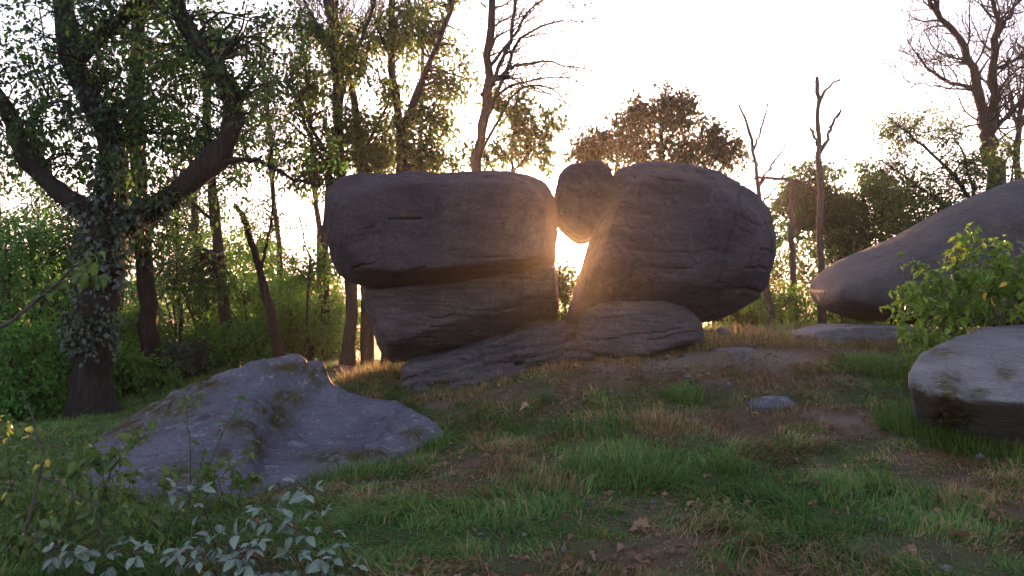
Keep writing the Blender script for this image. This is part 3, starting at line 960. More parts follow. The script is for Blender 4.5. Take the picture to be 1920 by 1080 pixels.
def leafy_tree(name, label, limbs, crowns, seed, bark='bark', leaf='leaf_oak', n_clusters=120, per=30, size=.085, spread=.30,
               droop=.35, sides=10, trunk_lump=.015, group=None, cat='tree', flare=True, attach_all=True, tint=(0, 1), twig_r=.008, gap=-.25, limb_names=True):
    """limbs[0] is the trunk: (path spec, r0, r1). crowns: (px, py, Y, rx, ry, rz, weight) ellipsoids in which leaf sprays grow."""
    rng = np.random.default_rng(seed)
    base = P(*limbs[0][0][0])
    base[2] = min(base[2], hz(base[0], base[1])) - .05
    rt = root(name, base, label, cat, group)
    nodes, nrad = [], []
    for k, (spec, r0, r1) in enumerate(limbs):
        n = 22 if k == 0 else 16
        path = limb_path(spec, n, rng, .010 + r0 * .045)
        if k == 0:
            path[0] = base
        rad = np.linspace(r0, r1, n) * (1 + .08 * rng.normal(size=n))
        if k == 0 and flare:
            rad = rad * (1 + .55 * np.exp(-np.linspace(0, 1, n) * 14))
        if k > 0:                                             # let the limb start inside what carries it
            q = nodes and np.vstack(nodes)
        tb = Tubes()
        tb.add(path, rad, sides if r0 > .06 else 7)
        obj('trunk' if k == 0 else 'limb', tb.mesh('trunk' if k == 0 else 'limb', M[bark], base, trunk_lump if r0 > .05 else 0, seed + k), rt)
        sk = 0 if k else n // 3
        nodes.append(path[sk:]); nrad.append(rad[sk:])
    nodes = np.vstack(nodes); nrad = np.concatenate(nrad)
    # sprays
    W = np.array([c[6] for c in crowns], dtype=float)
    W /= W.sum()
    cen, dirs, siz, tin = [], [], [], []
    tw = Tubes()
    made = 0
    guard = 0
    while made < n_clusters and guard < n_clusters * 12:
        guard += 1
        ci = rng.choice(len(crowns), p=W)
        px, py, Y, rx, ry, rz = crowns[ci][:6]
        v = rng.normal(size=3)
        v = v / np.linalg.norm(v) * rng.uniform(0.15, 1) ** .45
        c = P(px, py, Y) + v * np.array([rx, ry, rz])
        if float(vnoise((c * 0.9)[None], seed + 70)[0]) < gap:
            continue
        if c[2] < hz(c[0], c[1]) + .15:
            continue
        made += 1
        d = np.linalg.norm(nodes - c, axis=1) + np.maximum(0, nodes[:, 2] - c[2]) * .8
        k = int(np.argmin(d + rng.uniform(0, .35, len(d))))
        L = np.linalg.norm(c - nodes[k])
        path = curve_between(nodes[k], c, rng, .05, 6)
        r0 = min(nrad[k] * .55, .010 + .014 * L)
        tw.add(path, np.linspace(r0, .0035, len(path)), 3)
        # side twigs that carry the leaves
        nt_ = 5
        out = unit(path[-1] - path[-3])
        ctint = rng.uniform(*tint)
        for j in range(nt_):
            td = unit(out * .6 + rng.normal(0, .7, 3) + np.array([0, 0, .05]))
            tl = spread * rng.uniform(.6, 1.35)
            s0 = path[rng.integers(len(path) // 2, len(path))]
            tp = np.array([s0, s0 + td * tl * .55, s0 + td * tl + np.array([0, 0, -.12 * tl])])
            if j < 2:
                tw.add(tp, [.005, .0035, .0018], 3)
            m = max(2, int(per / nt_ * rng.uniform(.6, 1.4)))
            u = rng.uniform(.15, 1.05, m)[:, None]
            lp_ = np.where(u < .55, tp[0] + (tp[1] - tp[0]) * u / .55, tp[1] + (tp[2] - tp[1]) * (u - .55) / .45)
            lp_ = lp_ + rng.normal(0, .025 + spread * .09, (m, 3))
            ld = unit(td * .6 + rng.normal(0, .6, (m, 3)) + np.array([0, 0, -droop]))
            cen.append(lp_); dirs.append(ld)
            siz.append(size * rng.uniform(.65, 1.3, m))
            tin.append(np.clip(ctint + rng.normal(0, .22, m), 0, 1))
    if tw.v:
        o = obj('twigs', tw.mesh('twigs', M[bark], base), rt)
        o['kind'] = 'stuff'
    if cen:
        o = obj('crown', leaves_mesh('crown', np.vstack(cen), np.vstack(dirs), np.concatenate(siz), np.concatenate(tin), M[leaf], base, rng), rt)
        o['kind'] = 'stuff'
    return rt


def grow(rng, p, d, L, r, depth, tubes, up=.12, wander=.16, kids=(3, 5), ratio=.62, angle=.75, rmin=.0055, taper=.35):
    n = max(4, int(L / .12) + 3) if depth > 0 else 4
    n = min(n, 12)
    pts, rad = [np.array(p, dtype=float)], [r]
    d = unit(d)
    for k in range(1, n):
        d = unit(d + rng.normal(0, wander, 3) + np.array([0, 0, up]) * .5)
        pts.append(pts[-1] + d * L / (n - 1))
        rad.append(max(rmin * .6, r * (1 - (1 - taper) * k / (n - 1))))
    tubes.add(pts, rad, 6 if r > .02 else (4 if r > .007 else 3))
    if depth <= 0:
        return
    nk = rng.integers(kids[0], kids[1] + 1)
    for j in range(nk):
        u = rng.uniform(.25, 1.0) if j else 1.0
        k = min(n - 1, int(u * (n - 1)))
        ax = unit(np.cross(d, rng.normal(size=3)))
        a = angle * rng.uniform(.6, 1.2) if j else .25
        dd = unit(unit(pts[k] - pts[max(0, k - 1)]) * math.cos(a) + ax * math.sin(a))
        grow(rng, pts[k], dd, L * ratio * rng.uniform(.7, 1.2), max(rmin, rad[k] * .62), depth - 1, tubes, up, wander, kids, ratio, angle, rmin)


def bare_tree(name, label, limbs, seed, bark='bark', shoots=(10, 2, .9), up=.14, group=None, cat='bare tree', sides=9, only_right=None, shoot_angle=.9, limb_from=0.15, trunk_from=.45):
    """limbs as in leafy_tree; leafless shoots = (how many per limb, recursion, length)"""
    rng = np.random.default_rng(seed)
    base = P(*limbs[0][0][0])
    base[2] = min(base[2], hz(base[0], base[1])) - .05
    rt = root(name, base, label, cat, group)
    tw = Tubes()
    for k, (spec, r0, r1) in enumerate(limbs):
        n = 20 if k == 0 else 14
        path = limb_path(spec, n, rng, .01 + r0 * .14)
        if k == 0:
            path[0] = base
        rad = np.linspace(r0, r1, n) * (1 + .09 * rng.normal(size=n))
        if k == 0:
            rad = rad * (1 + .5 * np.exp(-np.linspace(0, 1, n) * 12))
        tb = Tubes()
        tb.add(path, rad, sides if r0 > .05 else 6)
        obj('trunk' if k == 0 else 'limb', tb.mesh('trunk' if k == 0 else 'limb', M[bark], base, .012 if r0 > .04 else 0, seed + k), rt)
        for j in range(shoots[0]):
            u = rng.uniform(trunk_from if k == 0 else limb_from, 1)
            i = min(n - 1, max(1, int(u * (n - 1))))
            t = unit(path[i] - path[i - 1])
            ax = unit(np.cross(t, rng.normal(size=3)))
            if only_right is not None and ax[0] * only_right < -.1:
                ax = -ax
            a = shoot_angle * rng.uniform(.6, 1.3)
            dd = t * math.cos(a) + ax * math.sin(a)
            grow(rng, path[i], dd, shoots[2] * rng.uniform(.5, 1.3), max(.008, min(rad[i] * .45, .026)), shoots[1], tw, up)
    if tw.v:
        o = obj('twigs', tw.mesh('twigs', M[bark], base), rt)
        o['kind'] = 'stuff'
    return rt


# ------------------------------------------------------------------ the trees
leafy_tree('oak_tree', 'stout dark oak with ivy on its forked trunk behind the sloping boulder',
           [([(172, 788, 12), (173, 690, 12), (184, 570, 12), (200, 480, 12), (207, 415, 12)], .31, .27),
            ([(205, 440, 12), (150, 388, 11.9), (85, 338, 11.8), (42, 280, 11.7), (10, 205, 11.6), (-50, 120, 11.4)], .17, .11),
            ([(205, 430, 12), (216, 335, 12.1), (206, 262, 12.2), (165, 185, 12.2), (135, 100, 12.2), (118, 0, 12.2), (108, -150, 12.3)], .24, .15),
            ([(140, 118, 12.2), (195, 62, 12.0), (250, 22, 11.8), (310, -40, 11.6)], .14, .09),
            ([(205, 440, 12), (270, 402, 12), (345, 352, 11.9), (405, 298, 11.8), (434, 240, 11.8), (430, 180, 11.8), (398, 120, 11.8), (352, 58, 11.8), (332, 0, 11.8), (318, -120, 11.7)], .20, .12),
            ([(395, 310, 11.8), (470, 300, 11.5), (540, 330, 11.3), (600, 350, 11.2)], .05, .02),
            ([(100, 345, 11.9), (60, 250, 12.4), (90, 180, 12.8)], .06, .03)],
           [(90, 60, 12, 1.3, 1.3, 1.0, 1.2), (300, 60, 12, 1.3, 1.3, .9, 1.6), (330, 200, 12.2, 1.0, 1.0, .9, 1.5), (480, 120, 11.6, .8, 1.0, .9, 1.1), (40, 180, 11.6, .8, 1.1, .9, .8),
            (280, 330, 12.0, .8, .7, .6, 1.0), (480, 60, 11.8, .7, .8, .6, .7), (250, -120, 12, 2.5, 2.0, 1.0, 1.6), (100, 300, 12.4, .8, .8, .6, .6), (200, 250, 12.8, 1.4, .9, 1.3, 1.0), (560, 300, 11.3, .7, .6, .35, .35)],
           11, 'bark_oak', 'leaf_oak', 500, 30, .098, .30, .7, 14, .03, gap=-.3)
# ivy on the oak
rng = np.random.default_rng(5)
ivc, ivd = [], []
for (x0, y0, x1, y1, rr, n) in [(176, 650, 180, 590, .34, 260), (192, 520, 205, 430, .34, 420), (215, 420, 225, 300, .30, 420), (235, 425, 330, 365, .26, 380), (210, 300, 150, 170, .26, 260), (180, 600, 192, 520, .34, 90), (180, 410, 120, 360, .2, 120)]:
    u = rng.uniform(0, 1, n)[:, None]
    a, b = P(x0, y0, 12), P(x1, y1, 12)
    c = a + (b - a) * u
    th = rng.uniform(0, 2 * math.pi, n)
    nrm = np.column_stack([np.cos(th), -np.abs(np.sin(th)), rng.normal(0, .25, n)])
    ivc.append(c + nrm * rr * rng.uniform(.95, 1.35, n)[:, None]); ivd.append(unit(nrm * .5 + np.array([0, 0, -.8]) + rng.normal(0, .4, (n, 3))))
ivc = np.vstack(ivc); ivd = np.vstack(ivd)
ib = P(172, 785, 11.65)
o = obj('ivy', leaves_mesh('ivy', ivc, ivd, rng.uniform(.06, .12, len(ivc)), rng.uniform(0, 1, len(ivc)), M['leaf_ivy'], ib, rng, .85), loc=ib)
tag(o, 'dark ivy climbing the trunk of the stout forked oak', 'ivy')

leafy_tree('forest_tree', 'straight dark trunk second from the left, just right of the stout oak',
           [([(286, 748, 15), (281, 640, 15), (270, 480, 15), (258, 300, 15), (256, 150, 15), (262, -60, 15)], .19, .13),
            ([(268, 440, 15), (330, 380, 14.6), (400, 330, 14.3)], .05, .02), ([(257, 250, 15), (200, 160, 15.3), (170, 60, 15.6)], .06, .03)],
           [(300, 440, 14.8, .9, .7, .45, 1), (260, 200, 15, 1.6, 1.3, 1.5, 1.3), (420, 250, 14.6, 1.0, .9, .9, .9), (150, 430, 15.2, 1.0, .8, .5, .6), (320, 60, 15, 1.5, 1.2, 1, .8)],
           21, 'bark_oak', 'leaf_oak', 230, 26, .115, .36)
leafy_tree('forest_tree', 'slender trunk rising from behind the middle of the sloping boulder',
           [([(434, 700, 17), (421, 580, 17), (406, 430, 17), (396, 320, 17), (388, 200, 17), (396, 60, 17)], .13, .08),
            ([(405, 420, 17), (350, 370, 16.7), (310, 330, 16.5)], .04, .02), ([(396, 320, 17), (460, 250, 17), (520, 210, 17)], .045, .02)],
           [(370, 530, 16.5, .9, .7, .30, .7), (400, 330, 17, 1.2, 1.0, .8, 1), (500, 230, 17, 1.1, .9, .8, .8), (420, 120, 17, 1.4, 1.0, 1.0, .8)],
           31, 'bark', 'leaf_oak', 160, 26, .115, .36)
leafy_tree('leaning_tree', 'thin crooked tree leaning left over the peak of the sloping boulder',
           [([(530, 690, 15), (512, 610, 15), (492, 530, 15), (474, 460, 15), (455, 405, 15), (440, 385, 15)], .10, .045),
            ([(488, 510, 15), (500, 460, 14.8), (510, 400, 14.6), (512, 330, 14.5)], .04, .012)],
           [(500, 400, 14.7, .7, .6, .4, 1), (560, 380, 14.6, .6, .5, .3, .6)],
           41, 'bark_oak', 'leaf_autumn', 36, 20, .07, .30, limb_names=True)
leafy_tree('forest_tree', 'faint trunk in the woods left of the slender one behind the boulder',
           [([(386, 700, 20), (384, 620, 20), (376, 520, 20), (366, 420, 20), (360, 300, 20)], .15, .09),
            ([(384, 640, 20), (355, 580, 20), (340, 530, 20)], .05, .03)],
           [(350, 430, 20, 1.6, 1.2, 1.0, 1), (420, 560, 20.5, 1.0, 1.0, .6, .6)],
           51, 'bark', 'leaf_green', 110, 30, .11, .40)
leafy_tree('forked_tree', 'dark low-forking trunk at the far left edge of the woods',
           [([(66, 765, 15), (56, 700, 15), (40, 640, 15), (22, 590, 15), (10, 500, 15)], .15, .10),
            ([(52, 690, 15), (60, 620, 15.1), (66, 560, 15.2), (58, 440, 15.3)], .09, .06)],
           [(60, 470, 15, 1.4, 1.2, .9, 1), (-60, 540, 15, 1.2, 1.2, .9, .6), (120, 570, 15.5, .8, .8, .5, .5)],
           61, 'bark_oak', 'leaf_green', 150, 32, .10, .38)

# trees behind the left rock stack
leafy_tree('oak_tree', 'leafy trunk at the left end above the long block, leaning left at its foot',
           [([(648, 705, 15.5), (655, 630, 15.5), (662, 560, 15.5), (650, 430, 15.5), (638, 320, 15.5), (632, 200, 15.5), (625, 80, 15.5), (618, -60, 15.5)], .135, .065),
            ([(633, 210, 15.5), (660, 120, 15.3), (690, 40, 15.2), (715, -40, 15)], .05, .03), ([(640, 330, 15.5), (590, 250, 15.3), (555, 180, 15.1), (535, 150, 15)], .05, .022),
            ([(628, 110, 15.5), (590, 40, 15.5), (560, -20, 15.5)], .04, .02)],
           [(600, 210, 15.3, .8, .8, .7, .8), (640, 260, 15.6, .8, .8, .6, .8), (545, 290, 15.3, .6, .6, .4, .5), (590, 330, 15.3, .5, .5, .35, .35), (700, 130, 15.3, .6, .6, .7, .6), (640, 70, 15.4, .7, .7, .7, .6), (560, 60, 15.3, .6, .6, .7, .5), (600, 130, 15.3, .6, .6, .6, .4)],
           71, 'bark', 'leaf_autumn', 215, 26, .11, .30, gap=-.15, droop=.8)
leafy_tree('oak_tree', 'leafy trunk second from the left above the long block',
           [([(690, 712, 16), (687, 600, 16), (684, 460, 16), (679, 330, 16), (668, 220, 16), (650, 130, 16), (620, 40, 16), (600, -60, 16)], .125, .05),
            ([(676, 290, 16), (710, 230, 16), (740, 160, 16)], .045, .02), ([(660, 170, 16), (690, 90, 16.2), (720, 20, 16.3)], .045, .02)],
           [(700, 250, 16.2, .7, .7, .6, 1), (660, 90, 16, .9, .8, .6, .5), (720, 300, 16.2, .6, .6, .3, .6)],
           81, 'bark', 'leaf_autumn', 130, 26, .11, .30, gap=-.15, droop=.8)
leafy_tree('oak_tree', 'leafy trunk forking in a wide vee above the middle of the long block',
           [([(722, 705, 16), (735, 600, 16), (745, 440, 16), (753, 320, 16), (748, 230, 16), (738, 150, 16), (734, 60, 16), (738, -60, 16)], .135, .065),
            ([(750, 260, 16), (775, 190, 15.8), (805, 120, 15.7), (838, 40, 15.6), (860, -40, 15.5)], .085, .04), ([(738, 120, 16), (710, 60, 16), (690, -20, 16)], .04, .02)],
           [(800, 250, 16, .75, .7, .7, 1.2), (850, 130, 15.8, .7, .7, 1.0, 1.2), (770, 60, 15.8, .8, .7, .6, .7), (830, 300, 16, .6, .6, .35, .7), (760, 190, 16.2, .6, .6, .7, .6), (870, 20, 15.8, .6, .6, .5, .6), (800, 30, 15.9, .7, .7, .5, .5), (730, 40, 16, .6, .7, .6, .4)],
           91, 'bark', 'leaf_autumn', 300, 26, .11, .30, gap=-.15, droop=.8)
leafy_tree('oak_sapling', 'yellowing leafy crown right above the right end of the long block',
           [([(960, 690, 15), (958, 520, 15), (955, 400, 15), (960, 300, 15), (965, 200, 15)], .07, .025),
            ([(958, 330, 15), (1000, 280, 14.8), (1040, 255, 14.7)], .03, .012), ([(958, 300, 15), (920, 260, 15), (890, 270, 15)], .025, .012)],
           [(960, 260, 15, .55, .6, .6, 1.2), (1010, 230, 14.8, .5, .5, .45, .8), (900, 290, 15, .5, .5, .3, .6), (950, 180, 15, .4, .4, .35, .5), (1030, 300, 14.8, .35, .35, .25, .4)],
           101, 'bark', 'leaf_autumn', 125, 26, .11, .26, .8)
bare_tree('bare_tree', 'bare grey tree above the long block reaching leafless branches right',
          [([(886, 700, 14.5), (888, 500, 14.5), (895, 325, 14.5), (908, 220, 14.5), (916, 120, 14.5), (921, 20, 14.5), (925, -90, 14.5)], .13, .06),
           ([(912, 170, 14.5), (945, 110, 14.3), (960, 50, 14.2), (968, -40, 14.1)], .05, .03),
           ([(905, 235, 14.5), (950, 130, 14.2), (965, 85, 14.0), (1010, 50, 13.8), (1060, 40, 13.7), (1108, 42, 13.6)], .045, .007),
           ([(902, 180, 14.5), (940, 138, 14.3), (990, 118, 14.1), (1050, 120, 13.9), (1110, 132, 13.8)], .045, .006),
           ([(905, 200, 14.5), (960, 160, 14.4), (1040, 145, 14.3), (1090, 155, 14.3)], .035, .006),
           ([(915, 130, 14.5), (960, 70, 14.7), (1000, 10, 14.8), (1060, -10, 14.9), (1110, 20, 15)], .04, .006),
           ([(900, 290, 14.5), (960, 180, 14.0), (1020, 160, 13.8), (1070, 200, 13.7), (1095, 240, 13.7)], .03, .005)],
          111, 'bark', (14, 2, .8), .04, only_right=1)
bare_tree('bare_tree', 'thin bare tree leaning left past the corner of the long block',
          [([(660, 700, 15.8), (650, 520, 15.6), (628, 350, 15.4), (590, 275, 15.3), (560, 200, 15.2), (535, 140, 15.1)], .07, .018),
           ([(600, 290, 15.3), (560, 260, 15.1), (530, 270, 15.0)], .02, .006)], 121, 'bark', (14, 2, .8), .14)
bare_tree('bare_tree', 'bare twiggy crown rising above the left end of the long block',
          [([(612, 700, 18), (610, 520, 18), (615, 330, 18), (640, 160, 18), (632, 80, 18), (630, -40, 18)], .11, .04),
           ([(635, 150, 18), (600, 60, 18), (570, 20, 17.8), (540, -20, 17.6)], .035, .012), ([(634, 120, 18), (670, 60, 18), (700, 0, 18)], .03, .012)], 131, 'bark', (32, 2, 1.1), .16)

for k, (spec, r, lab) in enumerate([
        ([(335, 715, 18), (338, 600, 18), (330, 480, 18), (335, 380, 18)], .05, 'very thin stem between the second trunk and the slender trunk'),
        ([(500, 690, 18), (520, 600, 18), (528, 500, 18), (520, 420, 18)], .04, 'very thin upright stem right behind the crooked tree'),
        ([(585, 700, 17), (575, 600, 17), (580, 500, 17), (560, 400, 17)], .045, 'thin stem left of the rock stack foot'),
        ([(232, 740, 19), (225, 620, 19), (232, 500, 19), (220, 400, 19)], .06, 'thin stem just right of the stout oak trunk'),
        ([(118, 755, 17), (112, 640, 17), (120, 520, 17), (108, 420, 17)], .05, 'thin stem just left of the stout oak trunk'),
        ([(608, 700, 22), (600, 520, 22), (590, 330, 22), (575, 150, 22), (560, 20, 22)], .10, 'slim bare tree far back left of the long block'),
        ([(760, 700, 21), (775, 500, 21), (785, 320, 21), (790, 150, 21), (800, 0, 21)], .10, 'slim bare tree far back above the middle of the long block'),
        ([(520, 700, 23), (525, 500, 23), (510, 330, 23), (500, 180, 23), (480, 30, 23)], .10, 'slim bare tree far back behind the right limb of the oak')]):
    bare_tree('thin_tree', lab, [(spec, r, r * .4)], 1400 + k * 7, 'bark', (10 if k < 5 else 22, 2, .7 if k < 5 else 1.2), .16, group='thin stems in the woods')

# right of the gap
leafy_tree('round_tree', 'domed reddish-leaved tree peeping over the wedged stone and huge boulder',
           [([(1250, 640, 17), (1248, 480, 17), (1245, 360, 17), (1240, 270, 17), (1240, 200, 17)], .13, .03),
            ([(1245, 340, 17), (1180, 280, 16.8), (1130, 265, 16.7)], .05, .015), ([(1244, 330, 17), (1310, 270, 17), (1365, 270, 17)], .05, .015),
            ([(1242, 290, 17), (1200, 220, 17), (1175, 205, 17)], .04, .012), ([(1242, 280, 17), (1290, 210, 17), (1310, 190, 17)], .04, .012)],
           [(1190, 215, 16.8, .35, .4, .25, .35), (1270, 190, 17, .35, .4, .25, .35), (1345, 245, 17, .3, .4, .2, .25), (1225, 265, 17, 1.45, 1.2, .75, 2.0), (1120, 290, 16.8, .6, .6, .3, .5), (1240, 200, 17, .8, .8, .4, .8), (1150, 270, 16.8, .8, .8, .35, .9), (1345, 280, 17, .75, .7, .4, .8), (1095, 285, 16.6, .5, .5, .2, .35), (1300, 300, 17, 1.2, 1, .4, .9), (1310, 230, 17, .5, .5, .35, .5)],
           141, 'bark', 'leaf_red', 400, 28, .115, .26, .6, gap=-.6, tint=(.1, .9))
bare_tree('dead_tree', 'pale dead tree with a forked top right behind the huge boulder',
          [([(1447, 612, 16), (1440, 560, 16), (1430, 470, 16), (1424, 370, 16), (1413, 290, 16), (1402, 235, 16), (1386, 196, 16)], .08, .02),
           ([(1411, 285, 16), (1425, 250, 15.9), (1440, 200, 15.9), (1445, 188, 15.9)], .03, .008), ([(1424, 345, 16), (1450, 305, 15.9), (1470, 275, 15.8), (1478, 225, 15.7)], .03, .008),
           ([(1470, 275, 15.8), (1500, 258, 15.7), (1530, 240, 15.6)], .014, .005), ([(1420, 340, 16), (1390, 320, 15.9)], .02, .008)],
          151, 'bark_dead', (3, 1, .45), .05, shoot_angle=.7)
bare_tree('dead_tree', 'tall dead snag with three stub arms, tallest of the dead trees right of centre',
          [([(1542, 622, 15), (1540, 520, 15), (1537, 400, 15), (1535, 280, 15), (1534, 200, 15), (1532, 144, 15)], .078, .035),
           ([(1537, 288, 15), (1555, 250, 14.9), (1566, 225, 14.8), (1577, 205, 14.8)], .04, .022), ([(1535, 195, 15), (1546, 172, 15), (1560, 158, 15), (1578, 146, 15)], .04, .012),
           ([(1534, 275, 15), (1526, 255, 15), (1519, 238, 15)], .035, .02), ([(1534, 170, 15), (1528, 152, 15)], .02, .012)],
          161, 'bark_dead', (2, 0, .25), .05, shoot_angle=.7)
bare_tree('dead_tree', 'broken dead post carrying a fallen crosswise branch left of the tall snag',
          [([(1486, 625, 17.5), (1486, 540, 17.5), (1485, 440, 17.5), (1488, 338, 17.5)], .085, .06),
           ([(1415, 332, 17.3), (1455, 335, 17.3), (1490, 338, 17.3), (1520, 350, 17.3), (1535, 365, 17.2)], .035, .04),
           ([(1486, 450, 17.5), (1505, 420, 17.4), (1515, 400, 17.4)], .02, .01)], 171, 'bark_dead', (3, 1, .5), .05)
leafy_tree('round_tree', 'broad dusky-green tree filling the view behind the tall snag',
           [([(1628, 640, 21), (1627, 540, 21), (1625, 450, 21), (1618, 370, 21)], .20, .06), ([(1626, 440, 21), (1550, 370, 21), (1500, 340, 20.5)], .06, .02), ([(1626, 430, 21), (1670, 360, 21)], .06, .02)],
           [(1560, 420, 20.7, 1.1, 1.0, 1.0, 1.1), (1580, 330, 20.8, .8, .8, .5, .6), (1520, 350, 20.5, 1.0, 1.0, .7, 1.0), (1620, 380, 21, 1.4, 1.3, 1.1, 1.6), (1500, 460, 21, 1.0, 1.0, .9, .9), (1600, 510, 21, 1.3, 1.0, .9, 1.1), (1480, 390, 20.7, .7, .7, .6, .5), (1680, 420, 21, .9, .9, .8, .8)],
           181, 'bark', 'leaf_oak', 660, 32, .125, .36, gap=-.45)
leafy_tree('small_leaved_tree', 'small-leaved tree arching left over the long-snouted boulder',
           [([(1880, 625, 16), (1860, 480, 16), (1830, 390, 16), (1780, 320, 16), (1720, 265, 15.9), (1660, 215, 15.8)], .09, .010),
            ([(1835, 400, 16), (1810, 300, 16.2), (1780, 240, 16.3)], .04, .01), ([(1850, 440, 16), (1780, 390, 15.8), (1710, 340, 15.6), (1650, 300, 15.5)], .04, .008), ([(1860, 470, 16), (1890, 360, 16), (1905, 290, 16)], .04, .012), ([(1845, 430, 16), (1760, 430, 15.8), (1690, 440, 15.6)], .03, .008)],
           [(1740, 250, 16, .8, .7, .45, 1.0), (1780, 330, 16, 1.0, .8, .6, 1.3), (1720, 400, 15.8, .9, .7, .6, 1.0), (1880, 310, 16, .8, .7, .6, .9), (1680, 245, 15.8, .4, .4, .3, .35), (1800, 400, 16, 1.0, .8, .5, 1.0), (1680, 310, 15.7, .4, .5, .3, .4)],
           191, 'bark', 'leaf_autumn', 380, 30, .075, .34, .25, tint=(.2, 1))
bare_tree('bare_tree', 'large bare tree with a spreading twiggy crown at the right edge',
          [([(1885, 625, 17.5), (1880, 450, 17.5), (1868, 340, 17.5), (1856, 260, 17.5), (1848, 215, 17.5)], .21, .16),
           ([(1850, 235, 17.5), (1832, 170, 17.4), (1822, 125, 17.3), (1805, 80, 17.2), (1770, 40, 17.1), (1745, 10, 17.0), (1730, -40, 17)], .12, .03),
           ([(1852, 230, 17.5), (1866, 205, 17.5), (1858, 150, 17.5), (1868, 80, 17.5), (1870, 30, 17.4), (1850, -40, 17.3)], .12, .04),
           ([(1828, 165, 17.4), (1790, 158, 17.2), (1755, 140, 17.0), (1725, 110, 16.9), (1700, 72, 16.8)], .05, .010),
           ([(1866, 130, 17.5), (1910, 110, 17.3), (1960, 90, 17.2)], .05, .02), ([(1862, 245, 17.5), (1900, 205, 17.6), (1940, 150, 17.7)], .06, .02),
           ([(1868, 70, 17.5), (1900, 20, 17.5), (1930, -40, 17.5)], .05, .02), ([(1822, 128, 17.3), (1800, 108, 17.5), (1770, 100, 17.7)], .04, .012), ([(1830, 170, 17.4), (1760, 162, 17.6), (1700, 155, 17.8)], .025, .006)],
          201, 'bark', (17, 2, 1.05), .12, trunk_from=.7)
bare_tree('bare_tree', 'slim bare trunk at the far right edge behind the large bare tree',
          [([(1905, 625, 20), (1908, 480, 20), (1906, 340, 20), (1912, 230, 20), (1930, 120, 20), (1945, 20, 20)], .12, .05),
           ([(1910, 260, 20), (1895, 180, 20), (1890, 110, 20)], .04, .015), ([(1912, 230, 20), (1950, 170, 20), (1980, 90, 20)], .04, .015)], 211, 'bark', (20, 2, 1.1), .14)

# saplings and bushes in the woods on the left, then far ones
UND = [
    # px, py(top), base py, Y, half width m, leaf, count, label
    (40, 430, 790, 13.5, 1.1, 'leaf_green', 150, 'bright green hazel bush at the left edge behind the forked trunk'),
    (120, 470, 780, 16.5, 1.2, 'leaf_green', 150, 'green bush between the low-forking trunk and the stout oak'),
    (250, 560, 770, 18, 1.1, 'leaf_green', 120, 'low green bush between the stout oak and the second trunk'),
    (340, 470, 735, 19, 1.2, 'leaf_oak', 110, 'dark bush just right of the second trunk in the woods'),
    (470, 520, 705, 18, 1.1, 'leaf_green', 130, 'green bush around the foot of the thin crooked tree'),
    (580, 470, 705, 17.5, 1.0, 'leaf_green', 150, 'light green bush against the left side of the rock stack'),
    (545, 560, 700, 20, 1.1, 'leaf_green', 110, 'dim green bush behind the peak of the sloping boulder'),
    (640, 560, 705, 19, .9, 'leaf_autumn', 70, 'thin yellowish bush under the overhang of the long block'),
    (20, 600, 800, 12.0, .9, 'leaf_green', 110, 'low green thicket at the foot of the low-forking trunk'),
    (110, 640, 800, 13.5, .9, 'leaf_green', 110, 'low leafy thicket left of the stout oak foot'),
    (250, 660, 770, 14.5, .7, 'leaf_green', 70, 'small sapling clump between the two leftmost straight trunks'),
    (350, 640, 735, 16, .8, 'leaf_ivy', 70, 'blue-green low bush behind the upper edge of the sloping boulder'),
    (420, 430, 700, 24, 1.7, 'leaf_green', 130, 'tall pale sapling far back behind the slender trunk'),
    (220, 430, 740, 24, 1.8, 'leaf_green', 130, 'tall sapling far back between the stout oak and second trunk'),
    (60, 360, 760, 24, 2.0, 'leaf_green', 130, 'tall sapling far back behind the hazel at the left edge'),
    (500, 455, 705, 19.5, 1.3, 'leaf_green', 130, 'light green sapling left of the stack, between crooked tree and long block'),
    (580, 520, 700, 21, 1.2, 'leaf_green', 120, 'green brush low behind the stack corner'),
    (300, 520, 740, 21, 1.4, 'leaf_green', 130, 'green sapling behind the second straight trunk'),
    (180, 520, 770, 20, 1.3, 'leaf_green', 120, 'green sapling hidden behind the stout oak trunk'),
    (400, 600, 715, 18.5, 1.0, 'leaf_green', 100, 'low green brush between slender trunk and faint trunk'),
    (460, 610, 700, 16.5, .8, 'leaf_green', 90, 'low green brush right behind the top of the sloping boulder'),
    (1470, 545, 625, 17, .9, 'leaf_green', 70, 'low green bush at the foot of the broken post'),
    (1580, 560, 625, 16.5, .9, 'leaf_green', 70, 'low bush behind the snout of the grey boulder'),
    (1390, 585, 635, 14.5, .5, 'leaf_autumn', 40, 'small yellowing bush tucked below the right side of the huge boulder'),
    (1560, 470, 625, 24, 1.8, 'leaf_oak', 130, 'dark bush far back behind the snag'),
    (1440, 480, 625, 24, 1.5, 'leaf_autumn', 90, 'yellow-lit bush far back between huge boulder and broken post'),
    (1062, 500, 660, 14.5, .42, 'leaf_autumn', 95, 'golden backlit brush added in the foot of the gap, standing in for the field'),  # added in place of the golden field, which the lit haze turns white
    (1345, 440, 640, 20, 1.1, 'leaf_oak', 130, 'dark bush added as a sun blocker behind the huge boulder, seen under its right end'),  # added, mostly out of view, to keep low sun off the long-snouted boulder
    (1680, 430, 625, 20, 1.2, 'leaf_autumn', 110, 'olive bush above the back of the long-snouted boulder'),
]
